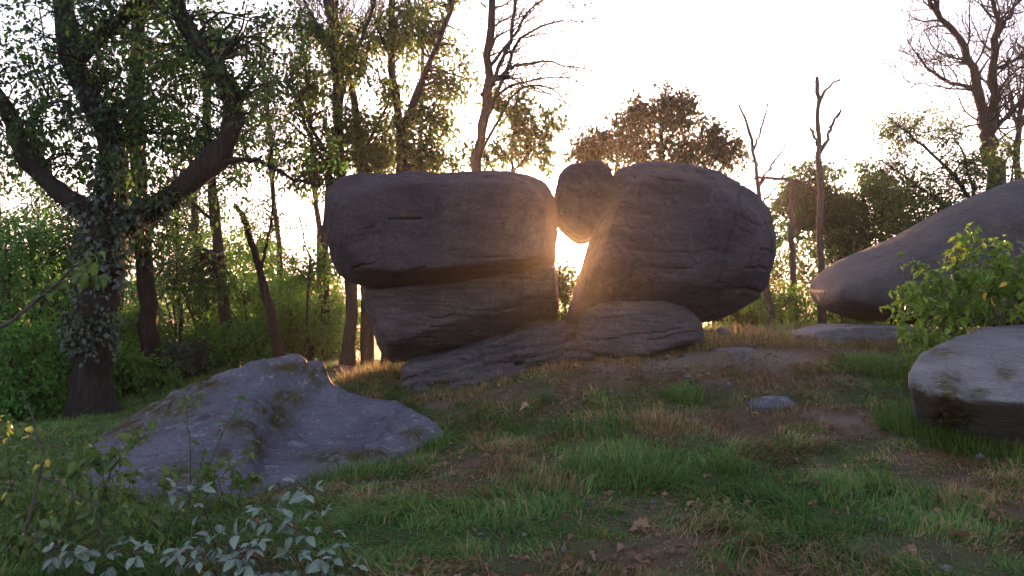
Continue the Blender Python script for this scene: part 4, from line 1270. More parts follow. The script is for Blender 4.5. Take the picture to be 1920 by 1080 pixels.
leafy_tree('bush', 'few thin leafy sprigs at the left side of the sunlit gap',
           [([(1050, 660, 14), (1048, 560, 14), (1052, 470, 14), (1056, 430, 14)], .012, .004)],
           [(1050, 450, 14, .09, .12, .16, 1), (1046, 505, 14, .08, .12, .18, .8), (1062, 520, 14, .16, .15, .07, .8)],
           290, 'bark', 'leaf_autumn', 26, 12, .055, .10, .3, 6, 0, cat='bush', flare=False, gap=-2)
for k, (px, ty, by, Y, hw, lf, n, lab) in enumerate(UND):
    top, bot = P(px, ty, Y), P(px, by, Y)
    bz = hz(bot[0], Y)
    hgt = top[2] - bz
    mid_py = ty + (by - ty) * .45
    rngu = np.random.default_rng(900 + k)
    dx = rngu.uniform(-30, 30)
    leafy_tree('bush', lab,
               [([(px, by, Y), (px + dx * .5, (ty + by) / 2, Y), (px + dx, ty + 30, Y)], .035, .01),
                ([(px + 4, by - 4, Y), (px - 25 - dx * .3, (ty + by) / 2, Y - .2), (px - 45, ty + 50, Y - .3)], .025, .008),
                ([(px - 4, by - 4, Y), (px + 35, (ty + by) / 2, Y + .2), (px + 50, ty + 50, Y + .3)], .025, .008)],
               [(px, mid_py, Y, hw, hw * .8, hgt * .48, 1.0), (px, (mid_py + by) / 2, Y, hw * .9, hw * .7, hgt * .3, .45), (px + dx, ty + 25, Y, hw * .6, hw * .5, hgt * .18, .35)],
               300 + k * 10, 'bark', lf, int(n * 1.1), 28, .075 + .0020 * Y, .36, .55, 6, 0, cat='bush', flare=False, gap=-.35, group='bushes in the woods behind the rocks')

# trees standing further down the hill, seen through the gaps
FAR = [(150, 330, 30, 2.2, 'tall hazy tree deep in the woods left of the stout oak'), (330, 300, 32, 2.4, 'tall hazy tree deep in the woods right of the second trunk'), (510, 430, 34, 2.0, 'hazy tree deep in the woods behind the crooked tree'),
       (600, 480, 38, 1.6, 'hazy far tree left of the rock stack corner'), (1420, 400, 36, 2.4, 'hazy far tree behind the pale forked dead tree'), (1760, 420, 30, 2.4, 'hazy far tree behind the arching small-leaved tree'), (1580, 330, 40, 3.0, 'hazy far tree whose top shows above the snag bushes'), (800, 300, 34, 2.2, 'hazy far tree behind the vee-forked trunk'), (0, 300, 34, 2.6, 'hazy tree at the far left edge behind all others')]
for k, (px, ty, Y, hw, lab) in enumerate(FAR):
    bot = P(px, 540, Y)
    bz = hz(bot[0], Y)
    top = P(px, ty, Y)
    by = 540 + (EYE - bz) / Y * F - 10
    h = top[2] - bz
    leafy_tree('forest_tree', lab,
               [([(px, by, Y), (px + 6, (by + ty) / 2, Y), (px - 5, ty + 20, Y)], .16, .04)],
               [(px, ty + (by - ty) * .35, Y, hw, hw, h * .36, 1), (px + 25, ty + (by - ty) * .6, Y, hw * .7, hw * .8, h * .2, .4)],
               600 + k * 10, 'bark', 'leaf_far', 120, 26, .19, .60, .5, 7, 0, cat='tree', gap=-.3, group='hazy trees far down the slope')

# the line of woods on the far plain
rng = np.random.default_rng(77)
cen = []
for k in range(420):
    a = rng.uniform(-.75, .75)
    r = rng.choice([240, 330, 420, 500, 570]) + rng.uniform(-25, 25)
    x, y = math.sin(a) * r, 8 + math.cos(a) * r
    z = hz(x, y)
    h = rng.uniform(5, 10)
    m = 26
    q = rng.normal(size=(m, 3)); q = unit(q) * rng.uniform(.5, 1, (m, 1)) * np.array([h * .7, h * .7, h * .5])
    cen.append(q + np.array([x, y, z + h * .5]))
cen = np.vstack(cen)
o = obj('far_woods', leaves_mesh('far_woods', cen, rng.normal(size=cen.shape), rng.uniform(2.0, 4.0, len(cen)), rng.uniform(0, 1, len(cen)), M['leaf_far'], np.zeros(3), rng, .9))
o['kind'] = 'stuff'
tag(o, 'distant line of woods on the plain beyond the rocks', 'woods')

# ------------------------------------------------------------------ grass
def build_grass():
    rng = np.random.default_rng(404)
    N = 238000
    y = rng.uniform(2.6, 15.5, N * 2 + 90000)
    x = rng.uniform(-1, 1, N * 2 + 90000) * (0.78 * y + 0.6)
    xy = np.column_stack([x, y])
    p3 = np.column_stack([xy, np.zeros(len(xy))])
    dry = dryness(xy)
    bare = bareness(xy)
    tuft = fbm(p3 * 3.2, 3, 61)
    keep = rng.uniform(0, 1, len(xy)) < (np.clip(1.05 - 0.95 * bare, .04, 1) * np.clip(.62 + 1.0 * tuft, .15, 1) * np.clip(1.25 - .3 * dry, .4, 1))
    keep &= rng.uniform(0, 1, len(xy)) < np.interp(y, [2.6, 6, 10, 15.5], [1, .95, .8, .6])
    xy, dry, bare, tuft, p3 = xy[keep][:N], dry[keep][:N], bare[keep][:N], tuft[keep][:N], p3[keep][:N]
    n = len(xy)
    print('grass blades', n)
    z = height(xy) - .008
    # blades of a tuft lie over the same way, whorls of matted grass
    ang = 2.4 * fbm(p3 * 1.1, 3, 71) * math.pi + rng.normal(0, .75, n) - .5
    lay = np.clip(.98 + .5 * fbm(p3 * 1.7, 2, 73) + rng.normal(0, .28, n), .1, 1.5)
    big = smooth(.05, .5, fbm(p3 * 1.3, 3, 83))
    h = (.045 + .075 * np.clip(tuft + .35, 0, 1) + .085 * big) * rng.lognormal(0, .33, n) * (1 - .35 * dry) * np.clip(1.1 - .7 * bare, .3, 1)
    dirv = np.column_stack([np.cos(ang), np.sin(ang), np.zeros(n)])
    up = np.array([0, 0, 1.0])
    b0 = np.column_stack([xy, z])
    s1 = np.sin(lay * .65)[:, None]; c1 = np.cos(lay * .65)[:, None]
    s2 = np.sin(np.minimum(lay * 1.55, 1.75))[:, None]; c2 = np.cos(np.minimum(lay * 1.55, 1.75))[:, None]
    hh = h[:, None]
    m = b0 + (dirv * s1 + up * c1) * hh * .5
    t = m + (dirv * s2 + up * c2) * hh * .62
    w = (.0030 + .0012 * rng.random(n)) * np.interp(xy[:, 1], [3, 8, 15], [1, 1.35, 2.0])
    ta = ang + math.pi / 2 + rng.normal(0, .5, n)
    side = np.column_stack([np.cos(ta), np.sin(ta), np.zeros(n)]) * w[:, None]
    v = np.stack([b0 - side, b0 + side, m + side * .8, m - side * .8, t], 1).reshape(-1, 3)
    i = np.arange(n)[:, None] * 5
    q = i + np.array([[0, 1, 2, 3]])
    tr = i + np.array([[3, 2, 4]])
    bd = np.clip(np.where(rng.random(n) < .18, 1.0 - dry, dry) * .0 + (rng.random(n) < (.06 + .88 * dry)).astype(float) * rng.uniform(.65, 1, n) + .12 * rng.random(n), 0, 1)
    tint = np.clip(.5 + .5 * fbm(p3 * 2.1, 2, 91) + rng.normal(0, .22, n), 0, 1)
    me = mk_mesh('grass', v, [q, tr], M['grass'], {'dry': np.repeat(bd, 5), 'tint': np.repeat(tint, 5)}, smooth_shade=False)
    o = obj('grass', me, kind='stuff')
    tag(o, 'short matted green and dry grass over the slope', 'grass')


build_grass()


# ------------------------------------------------------------------ leaves that can be picked out one by one
def leaf_shape(name, mat, width=.5, curl=.25, fold=.3, nseg=6, lobes=0.0, tipw=1.0, seed=0):
    """a leaf of length 1 along +Y with midrib, two halves, curled towards its tip"""
    rng = np.random.default_rng(seed)
    v, f = [], []
    for k in range(nseg + 1):
        u = k / nseg
        w = width * .5 * (math.sin(math.pi * u ** (.75 * tipw)) ** .8 if 0 < u < 1 else 0.02)
        if lobes and 0 < k < nseg:
            w *= 1 + lobes * (1 if k % 2 else -1)
        zc = -curl * u * u
        yy = u * (1 - .15 * curl * u)
        e = rng.normal(0, .03)
        v += [(-w, yy + .02, zc + fold * w + e), (0, yy, zc), (w, yy + .02, zc + fold * w - e)]
    for k in range(nseg):
        a = k * 3
        f += [(a, a + 1, a + 4, a + 3), (a + 1, a + 2, a + 5, a + 4)]
    return mk_mesh(name, np.array(v), np.array(f), mat)


def place_leaf(me, parent, base, p, d, roll, s, rng, name='leaf'):
    """one leaf object: blade along d, its face turned up and rolled"""
    d = Vector(d).normalized()
    up = Vector((rng.normal(0, .35), rng.normal(0, .35), 1)).normalized()
    x = d.cross(up)
    if x.length < 1e-3:
        x = Vector((1, 0, 0))
    x.normalize()
    z = x.cross(d)
    from mathutils import Matrix
    m = Matrix((x, d, z)).transposed()
    m = m @ Matrix.Rotation(roll, 3, 'Y')
    o = bpy.data.objects.new(name, me)
    C.objects.link(o)
    if parent is not None:
        o.parent = parent
    o.location = Vector(p) - Vector(base)
    o.rotation_mode = 'QUATERNION'
    o.rotation_quaternion = m.to_quaternion()
    o.scale = (s, s, s)
    return o


LB = [leaf_shape('bush_leaf', M['leaf_bush'], .36 + .05 * k, .25 + .12 * k, .35, 6, 0, 1, k) for k in range(3)]
LS = [leaf_shape('sapling_leaf', M['leaf_sapling'], .50 + .06 * k, .30 + .15 * k, .35, 6, 0, .9, 10 + k) for k in range(3)]
LR = [leaf_shape('bramble_leaflet', M['leaf_bramble'], .58 + .06 * k, .30 + .18 * k, .14, 8, 0, 1.15, 20 + k) for k in range(3)]
LY = leaf_shape('yellow_leaf', M['leaf_yellow'], .6, .3, .3, 6, 0, .9, 31)
LD = [leaf_shape('oak_leaf', M['leaf_dead_o'], .62, .35 + .25 * k, .8 - .3 * k, 8, .26, .8, 40 + k) for k in range(3)]


def stemmed_plant(name, label, cat, stems, meshes, mat, seed, per_stem=16, size=.10, size_var=.35, start=.25, side=.75, droop=.2, tri=False, group=None, twig=0, twiglen=.25, extra=None, maxleaf=300, fill=None):
    """stems: list of (path spec in (px,py,Y), r0, r1). Leaves are objects of their own."""
    rng = np.random.default_rng(seed)
    base = P(*stems[0][0][0])
    rt = root(name, base, label, cat, group)
    nl = 0
    fillpaths = []
    for spec, r0, r1 in stems:
        path = limb_path(spec, 14, rng, .006)
        tb = Tubes()
        tb.add(path, np.linspace(r0, r1, 14), 6)
        paths = [path]
        for j in range(twig):
            u = rng.uniform(max(.2, start - .1), .95)
            i = int(u * 13)
            t = unit(path[min(13, i + 1)] - path[max(0, i - 1)])
            dd = unit(t * .7 + rng.normal(0, .6, 3) + np.array([0, 0, .15]))
            L = twiglen * rng.uniform(.6, 1.3)
            tp = spline([path[i], path[i] + dd * L * .5, path[i] + dd * L + np.array([0, 0, -.1 * L])], 7)
            tb.add(tp, np.linspace(max(.0015, r1 * .8), .0012, 7), 4)
            paths.append(tp)
        obj('stem', tb.mesh('stem', mat, base), rt)
        fillpaths += paths
        for q, pth in enumerate(paths):
            m = per_stem if q == 0 else max(3, int(per_stem * .5))
            n = len(pth)
            s0 = start if q == 0 else .15
            for j in range(m):
                if nl >= maxleaf:
                    break
                u = s0 + (1 - s0) * (j + rng.uniform(0, .8)) / m
                i = min(n - 2, int(u * (n - 1)))
                fr = u * (n - 1) - i
                p = pth[i] + (pth[i + 1] - pth[i]) * min(1, fr)
                t = unit(pth[i + 1] - pth[i])
                a = j * 2.4 + rng.normal(0, .4)
                s = unit(np.cross(t, [0.2, .9, .3])); b = np.cross(t, s)
                outv = s * math.cos(a) + b * math.sin(a)
                d = unit(t * .45 + outv * side + np.array([0, 0, -droop * rng.uniform(.3, 1.6)]))
                sz = size * rng.uniform(1 - size_var, 1 + size_var) * (1.1 - .35 * u)
                if tri:                       # three leaflets on a stalk
                    e = p + d * sz * .8
                    tb2 = Tubes(); tb2.add(np.array([p, (p + e) / 2 + [0, 0, .01], e]), [.0022, .0018, .0014], 4)
                    obj('leaf_stalk', tb2.mesh('leaf_stalk', mat, base), rt)
                    sd = unit(np.cross(d, [0, 0, 1]))
                    for dv, k_ in ((d, 1.15), (unit(d * .25 + sd), .95), (unit(d * .25 - sd), .95)):
                        dv = unit(dv + np.array([0, 0, -droop]) + rng.normal(0, .12, 3))
                        place_leaf(meshes[rng.integers(3)], rt, base, e, dv, rng.normal(0, .25), sz * k_, rng)
                        nl += 1
                else:
                    place_leaf(meshes[rng.integers(3)], rt, base, p, d, rng.normal(0, .35), sz, rng)
                    nl += 1
    if fill:
        m = fill[0]
        allp = np.vstack([q[len(q) // 3:] for q in fillpaths])
        c = allp[rng.integers(0, len(allp), m)] + rng.normal(0, fill[2], (m, 3))
        dv = unit(rng.normal(0, .7, (m, 3)) + [0, -.2, -.15])
        o = obj('foliage', leaves_mesh('foliage', c, dv, fill[1] * rng.uniform(.6, 1.3, m), rng.uniform(0, 1, m), M[fill[3]], base, rng, .42, .3), rt)
        o['kind'] = 'stuff'
    for (px, py, Y, me, s) in (extra or []):
        place_leaf(me, rt, base, P(px, py, Y), rng.normal(0, 1, 3) * [1, .4, .3] + [0, 0, -.7], rng.normal(0, .4), s, rng)
    return rt


# bright bush between the right boulders
def G(px, py, Y):
    """photo pixel moved down to the ground below it, as (px, py, Y)"""
    p = P(px, py, Y)
    z = hz(p[0], Y)
    return (px, float(PX(np.array([[p[0], Y, z - .03]]))[0, 1]), Y)


Yb = 9.3
stemmed_plant('leafy_bush', 'bright green bush with drooping leaf sprays left of the table-like boulder', 'bush',
              [([G(1772, 665, Yb), (1765, 590, Yb), (1735, 545, Yb - .1), (1690, 545, Yb - .2)], .012, .004),
               ([G(1774, 665, Yb), (1770, 570, Yb), (1760, 515, Yb), (1735, 508, Yb)], .013, .004),
               ([G(1780, 664, Yb), (1785, 560, Yb), (1795, 490, Yb), (1815, 460, Yb)], .014, .004),
               ([G(1778, 664, Yb), (1745, 610, Yb - .2), (1705, 590, Yb - .3), (1678, 600, Yb - .4)], .011, .003),
               ([G(1776, 666, Yb), (1740, 640, Yb - .3), (1715, 630, Yb - .4)], .009, .003),
               ([G(1782, 664, Yb), (1800, 590, Yb - .1), (1825, 530, Yb - .2)], .010, .003),
               ([G(1784, 664, Yb), (1770, 600, Yb + .2), (1720, 560, Yb + .2)], .010, .003)],
              LB, M['stem'], 1001, 13, .14, .4, .28, .8, .25, twig=6, twiglen=.32, maxleaf=300, fill=(900, .11, .055, 'leaf_bush_s'))
stemmed_plant('leafy_bush', 'taller bright green bush with twiggy foot growing behind the table-like boulder', 'bush',
              [([G(1862, 640, Yb + .3), (1855, 560, Yb + .2), (1838, 500, Yb), (1810, 468, Yb - .1)], .014, .004),
               ([G(1866, 640, Yb + .3), (1872, 560, Yb + .2), (1868, 500, Yb), (1872, 480, Yb)], .012, .004),
               ([G(1870, 640, Yb + .3), (1890, 560, Yb + .2), (1905, 500, Yb), (1930, 490, Yb)], .012, .004),
               ([G(1872, 640, Yb + .3), (1910, 570, Yb + .2), (1945, 540, Yb)], .011, .003),
               ([G(1862, 640, Yb + .3), (1840, 580, Yb + .1), (1800, 545, Yb)], .010, .003),
               ([G(1868, 640, Yb + .3), (1880, 590, Yb), (1900, 565, Yb - .1), (1925, 560, Yb - .2)], .010, .003)],
              LB, M['stem'], 1003, 13, .14, .4, .4, .8, .25, twig=6, twiglen=.32, fill=(800, .11, .055, 'leaf_bush_s'),
              extra=[(1860, 558, Yb - .3, LY, .12), (1850, 548, Yb - .3, LY, .11), (1900, 572, Yb - .3, LY, .12), (1888, 530, Yb - .3, LY, .1), (1728, 618, Yb - .5, LY, .1)], maxleaf=290)
# dead grey sticks in front of the bush
st = Tubes()
rng = np.random.default_rng(8)
for spec in ([(1862, 605, 9.2), (1880, 580, 9.1), (1905, 552, 9.0)], [(1900, 605, 9.2), (1912, 590, 9.1), (1922, 578, 9.0)], [(1828, 608, 9.3), (1822, 585, 9.2), (1815, 575, 9.2)], [(1858, 606, 9.2), (1868, 585, 9.1), (1874, 575, 9.1)]):
    st.add(limb_path(spec, 8, rng, .01), np.linspace(.012, .004, 8), 5)
sb = P(1862, 605, 9.2)
tag(obj('dead_sticks', st.mesh('dead_sticks', M['bark_dead'], sb), loc=sb), 'bare grey sticks poking up behind the table-like boulder', 'sticks')

# saplings at the lower left, close to the camera
stemmed_plant('sapling', 'crooked grey sapling nearly leafless at the lower left corner', 'sapling',
              [([(22, 1090, 4.0), (42, 1010, 4.0), (74, 910, 4.05), (77, 850, 4.05), (62, 790, 4.1), (42, 730, 4.1)], .012, .004),
               ([(76, 892, 4.05), (110, 905, 4.0), (145, 930, 3.95), (183, 952, 3.9)], .006, .0035), ([(58, 815, 4.1), (40, 800, 4.05), (25, 790, 4.0)], .004, .002),
               ([(60, 985, 4.0), (85, 1030, 3.9), (110, 1085, 3.8)], .006, .004)],
              LS, M['stem'], 1011, 5, .05, .4, .4, .8, .3, twig=1, twiglen=.12, extra=[(52, 808, 4.0, LY, .035), (90, 860, 3.95, LY, .045), (12, 925, 3.9, LY, .04), (98, 955, 3.95, LY, .025)])
stemmed_plant('sapling', 'pale straight twig with a flag of broad leaves before the sloping boulder', 'sapling',
              [([(190, 1095, 4.1), (190, 1000, 4.1), (188, 950, 4.1), (196, 910, 4.1)], .008, .005),
               ([(196, 915, 4.1), (215, 870, 4.1), (250, 835, 4.1), (300, 800, 4.1)], .005, .0025), ([(194, 905, 4.1), (185, 860, 4.1), (170, 830, 4.15)], .004, .002), ([(195, 905, 4.1), (225, 935, 4.05), (250, 960, 4.0)], .004, .002)],
              LS, M['stem'], 1013, 12, .088, .35, .2, .8, .45, twig=2, twiglen=.14)
stemmed_plant('sapling', 'leafy bough with big pale leaves hanging in front of the stout oak', 'sapling',
              [([(-160, 1000, 4.6), (-120, 800, 4.6), (-40, 650, 4.6), (40, 590, 4.6), (95, 545, 4.6), (140, 500, 4.6), (170, 500, 4.6)], .02, .005), ([(95, 545, 4.6), (140, 520, 4.5), (190, 525, 4.5)], .005, .003)],
              LS, M['stem'], 1015, 14, .085, .3, .62, .8, .6, twig=2, twiglen=.16)
stemmed_plant('sapling', 'thin upright sapling with small leaves rising before the middle of the sloping boulder', 'sapling',
              [([G(355, 930, 5.6), (358, 850, 5.6), (350, 780, 5.6), (345, 740, 5.6)], .006, .002), ([G(355, 930, 5.6), (400, 850, 5.6), (440, 770, 5.6), (455, 735, 5.6)], .005, .002), ([G(358, 930, 5.6), (375, 880, 5.6), (385, 840, 5.6)], .004, .002), ([G(360, 930, 5.6), (430, 880, 5.6), (480, 840, 5.6)], .004, .002)],
              LS, M['stem'], 1017, 11, .065, .4, .25, .7, .3, twig=3, twiglen=.16)
stemmed_plant('sapling', 'low leafy sprig at the foot of the sloping boulder near the bramble', 'sapling',
              [([G(430, 960, 5.3), (410, 905, 5.3), (400, 880, 5.3)], .005, .002), ([G(432, 960, 5.3), (460, 910, 5.3), (490, 885, 5.3)], .005, .002), ([G(434, 960, 5.3), (435, 900, 5.3), (442, 870, 5.3)], .005, .002)],
              LS, M['stem'], 1019, 11, .085, .35, .2, .8, .4, twig=2, twiglen=.12)
for k, (lab, stems) in enumerate([
        ('small weedy sapling with narrow leaves at the left edge of the grass', [([G(20, 900, 5.6), (15, 830, 5.6), (0, 780, 5.6)], .006, .002), ([G(24, 900, 5.6), (50, 840, 5.6), (70, 800, 5.6)], .005, .002), ([G(18, 900, 5.6), (-20, 850, 5.6)], .005, .002)]),
        ('bushy low sapling in the grass left of the sloping boulder', [([G(130, 930, 5.4), (125, 870, 5.4), (105, 830, 5.4)], .006, .002), ([G(134, 930, 5.4), (160, 860, 5.4), (185, 820, 5.4)], .005, .002), ([G(128, 930, 5.4), (100, 890, 5.4), (60, 875, 5.4)], .005, .002), ([G(132, 930, 5.4), (215, 890, 5.4), (250, 900, 5.4)], .005, .002)]),
        ('leggy sapling with drooping leaves between grey twig and bramble', [([G(285, 1010, 4.7), (300, 930, 4.7), (320, 890, 4.7)], .005, .002), ([G(288, 1010, 4.7), (260, 940, 4.7), (240, 910, 4.7)], .005, .002), ([G(290, 1010, 4.7), (360, 930, 4.7), (375, 900, 4.7)], .005, .002)])]):
    stemmed_plant('sapling', lab, 'sapling', stems, LS, M['stem'], 1030 + k, 13, .07, .4, .15, .8, .35, twig=3, twiglen=.15)

for k, (lab, stems) in enumerate([
        ('dense green sapling at the left edge beneath the hanging bough', [([G(-30, 960, 5.0), (-10, 860, 5.0), (20, 790, 5.0)], .007, .002), ([G(-25, 960, 5.0), (40, 880, 5.0), (60, 840, 5.0)], .005, .002), ([G(-28, 960, 5.0), (-40, 850, 5.0), (-30, 760, 5.0)], .005, .002)]),
        ('dense green sapling beside the crooked grey one', [([G(120, 1010, 4.5), (110, 930, 4.5), (95, 880, 4.5)], .006, .002), ([G(124, 1010, 4.5), (150, 940, 4.5), (165, 900, 4.5)], .005, .002), ([G(116, 1010, 4.5), (70, 950, 4.5), (40, 930, 4.5)], .005, .002)]),
        ('low green sapling between the pale twig and the brambles', [([G(270, 1060, 4.3), (265, 990, 4.3), (245, 950, 4.3)], .005, .002), ([G(274, 1060, 4.3), (310, 1000, 4.3), (330, 960, 4.3)], .005, .002)]),
        ('low green sapling at the bottom left corner behind the pale sprays', [([G(30, 1090, 4.0), (20, 1020, 4.0), (0, 980, 4.0)], .005, .002), ([G(34, 1090, 4.0), (70, 1030, 4.0), (100, 1000, 4.0)], .005, .002)])]):
    stemmed_plant('sapling', lab, 'sapling', stems, LS, M['stem'], 1060 + k, 15, .068, .4, .15, .8, .35, twig=4, twiglen=.16)

# brambles with pale leaves, bottom left
BR = [('bramble cane with pale leaves arching highest over the grass', [([G(690, 1120, 3.9), (655, 1050, 3.9), (615, 985, 3.95), (585, 930, 4.0), (555, 905, 4.05), (510, 925, 4.1)], .005, .002)], 9),
      ('bramble cane arching left beneath the highest one', [([G(640, 1110, 3.8), (590, 1020, 3.85), (540, 980, 3.9), (500, 965, 3.95), (460, 970, 4.0)], .005, .002)], 9),
      ('bramble cane lying low along the bottom edge beside the pale twig', [([G(520, 1100, 3.7), (480, 1050, 3.7), (430, 1025, 3.75), (380, 1015, 3.8), (340, 1040, 3.8)], .005, .002)], 10),
      ('bramble tangle with many pale leaves at the bottom edge', [([G(420, 1120, 3.6), (400, 1060, 3.6), (360, 1040, 3.65), (310, 1050, 3.7)], .005, .002), ([G(425, 1120, 3.6), (450, 1050, 3.6), (470, 1020, 3.6)], .004, .002), ([G(430, 1120, 3.6), (500, 1070, 3.6), (560, 1050, 3.6)], .004, .002)], 7),
      ('bramble cane cut by the bottom edge under the highest arch', [([G(720, 1140, 3.6), (670, 1075, 3.65), (620, 1050, 3.7), (570, 1040, 3.7)], .005, .002)], 7),
      ('dark bramble cane leaning right across the foot of the boulder', [([G(410, 1060, 4.3), (380, 950, 4.3), (350, 925, 4.3), (325, 915, 4.3)], .005, .003)], 5),
      ('small pale bramble sprays at the lower left corner', [([G(150, 1110, 3.7), (170, 1050, 3.7), (130, 1030, 3.7), (90, 1040, 3.7)], .004, .002), ([G(155, 1110, 3.7), (210, 1040, 3.7), (270, 1030, 3.7)], .004, .002)], 6)]
for k, (lab, stems, n) in enumerate(BR):
    stemmed_plant('bramble', lab, 'bramble', stems, LR, M['cane'], 1100 + k, int(n * 1.6), .068, .3, .2, .8, .12, tri=True, group='brambles at the lower left')


# weeds and tufts that stand out of the turf
def tuft(name, label, px, py, r, h, n, seed, mat='grass', dryv=(.0, .1), cat='grass tuft', w=.004, spread=.8, at=None, hbase=0, group=None):
    rng = np.random.default_rng(seed)
    c = on_ground(px, py) if at is None else P(*at)
    if at is not None:
        c[2] = hz(c[0], c[1])
    a = rng.uniform(0, 2 * math.pi, n)
    rr = r * np.sqrt(rng.random(n))
    b0 = c + np.column_stack([np.cos(a) * rr, np.sin(a) * rr, np.zeros(n)])
    b0[:, 2] = height(b0) - .01
    aa = a + rng.normal(0, .8, n)
    lean = np.abs(rng.normal(spread * .5, spread * .4, n)) + rr / r * .25
    L = h * rng.uniform(.5, 1.25, n)
    dv = np.column_stack([np.cos(aa) * np.sin(lean), np.sin(aa) * np.sin(lean), np.cos(lean)])
    m = b0 + dv * L[:, None] * .55
    lean2 = lean * 1.9
    dv2 = np.column_stack([np.cos(aa) * np.sin(lean2), np.sin(aa) * np.sin(lean2), np.cos(lean2)])
    t = m + dv2 * L[:, None] * .5
    th = aa + math.pi / 2
    sd = np.column_stack([np.cos(th), np.sin(th), np.zeros(n)]) * w
    v = np.stack([b0 - sd, b0 + sd, m + sd * .8, m - sd * .8, t], 1).reshape(-1, 3) - c
    i = np.arange(n)[:, None] * 5
    o = obj(name, mk_mesh(name, v, [i + np.array([[0, 1, 2, 3]]), i + np.array([[3, 2, 4]])], M[mat],
                          {'dry': np.repeat(rng.uniform(*dryv, n), 5), 'tint': np.repeat(rng.uniform(.2, 1, n), 5)}, smooth_shade=False), loc=c)
    o['kind'] = 'stuff'
    return tag(o, label, cat, group)


tuft('grass_tuft', 'dry straw-coloured weeds right of the rock under the huge boulder', 1440, 640, .55, .26, 620, 1, dryv=(.45, .9), cat='weeds', w=.0035)
tuft('grass_tuft', 'dry weeds with dark stalks against the layered boulder', 1350, 648, .35, .22, 300, 2, dryv=(.6, 1), cat='weeds', w=.003)
tuft('grass_tuft', 'golden grass glowing between the sloping boulder and the ledge', 700, 745, .55, .24, 1300, 3, dryv=(.45, .9), at=(700, 740, 11.3))
tuft('grass_tuft', 'golden grass beside the left edge of the bedrock ledge', 748, 735, .35, .24, 600, 4, dryv=(.4, .9), at=(735, 735, 10.9))
tuft('grass_tuft', 'lush green tuft at the mossy corner of the table-like boulder', 1740, 815, .42, .24, 1500, 5, dryv=(0, .12))
tuft('grass_tuft', 'deep green tuft under the overhang of the table-like boulder', 1830, 848, .40, .18, 1100, 6, dryv=(0, .15))
tuft('grass_tuft', 'bright green tuft on the path left of the table-like boulder', 1660, 690, .55, .18, 1500, 7, dryv=(0, .2))
tuft('grass_tuft', 'green tuft in the middle of the brown mound', 1283, 748, .22, .2, 500, 8, dryv=(0, .2))
tuft('grass_tuft', 'dry brown tuft on the bank of the mound', 1240, 800, .40, .13, 900, 9, dryv=(.7, 1))
tuft('grass_tuft', 'green tuft at the right end of the sloping boulder', 770, 850, .40, .18, 1000, 10, dryv=(0, .3))
tuft('grass_tuft', 'dark green tuft along the lower edge of the sloping boulder', 650, 893, .35, .16, 900, 11, dryv=(0, .2))
tuft('grass_tuft', 'big swirl of green grass right of the mound foot', 1180, 880, .55, .17, 1600, 12, dryv=(0, .2))
tuft('grass_tuft', 'thin weeds sprouting from the cracks of the bedrock ledge', 870, 712, .30, .2, 220, 13, dryv=(.2, .9), w=.003)
tuft('grass_tuft', 'straw stalks against the front of the layered boulder', 1180, 672, .45, .2, 300, 14, dryv=(.7, 1), w=.0028)

# grass and dead stalks gathered against the feet of the rocks
def foot_grass(name, label, lines, per_m, h, dryv, seed, w=.0032):
    rng = np.random.default_rng(seed)
    b0 = []
    for a, b in lines:
        a, b = on_ground(*a), on_ground(*b)
        m = int(np.linalg.norm(b - a) * per_m)
        u = rng.random(m)[:, None]
        q = a + (b - a) * u
        q[:, :2] += rng.normal(0, .06, (m, 2))
        b0.append(q[fbm(q * [3, 3, 0], 2, seed) > -.35])
    b0 = np.vstack(b0)
    n = len(b0)
    b0[:, 2] = height(b0) - .01
    aa = rng.uniform(0, 2 * math.pi, n); lean = np.abs(rng.normal(.45, .3, n)); L = h * rng.lognormal(0, .4, n)
    d1 = np.column_stack([np.cos(aa) * np.sin(lean), np.sin(aa) * np.sin(lean), np.cos(lean)])
    d2 = np.column_stack([np.cos(aa) * np.sin(lean * 2), np.sin(aa) * np.sin(lean * 2), np.cos(lean * 2)])
    m = b0 + d1 * L[:, None] * .55
    t = m + d2 * L[:, None] * .5
    sd = np.column_stack([-np.sin(aa), np.cos(aa), np.zeros(n)]) * w
    v = np.stack([b0 - sd, b0 + sd, m + sd * .8, m - sd * .8, t], 1).reshape(-1, 3)
    i = np.arange(n)[:, None] * 5
    o = obj(name, mk_mesh(name, v, [i + np.array([[0, 1, 2, 3]]), i + np.array([[3, 2, 4]])], M['grass'],
                          {'dry': np.repeat(rng.uniform(*dryv, n), 5), 'tint': np.repeat(rng.uniform(.1, 1, n), 5)}, smooth_shade=False))
    o['kind'] = 'stuff'
    tag(o, label, 'grass')


foot_grass('grass', 'dead stalks gathered against the foot of the rock stacks', [((770, 752), (860, 746)), ((860, 746), (960, 712)), ((960, 712), (1090, 682)), ((1085, 678), (1160, 680)), ((1160, 680), (1250, 674)), ((1250, 674), (1325, 652)), ((1495, 650), (1690, 648)), ((1405, 772), (1495, 772))], 700, .09, (.6, 1), 601)
foot_grass('grass', 'green and yellow grass against the foot of the two nearer boulders', [((240, 942), (400, 926)), ((400, 926), (560, 900)), ((560, 900), (680, 862)), ((680, 862), (770, 838)), ((770, 838), (830, 806)), ((1705, 760), (1725, 800)), ((1725, 800), (1800, 838)), ((1800, 838), (1935, 856))], 900, .10, (0, .5), 603)

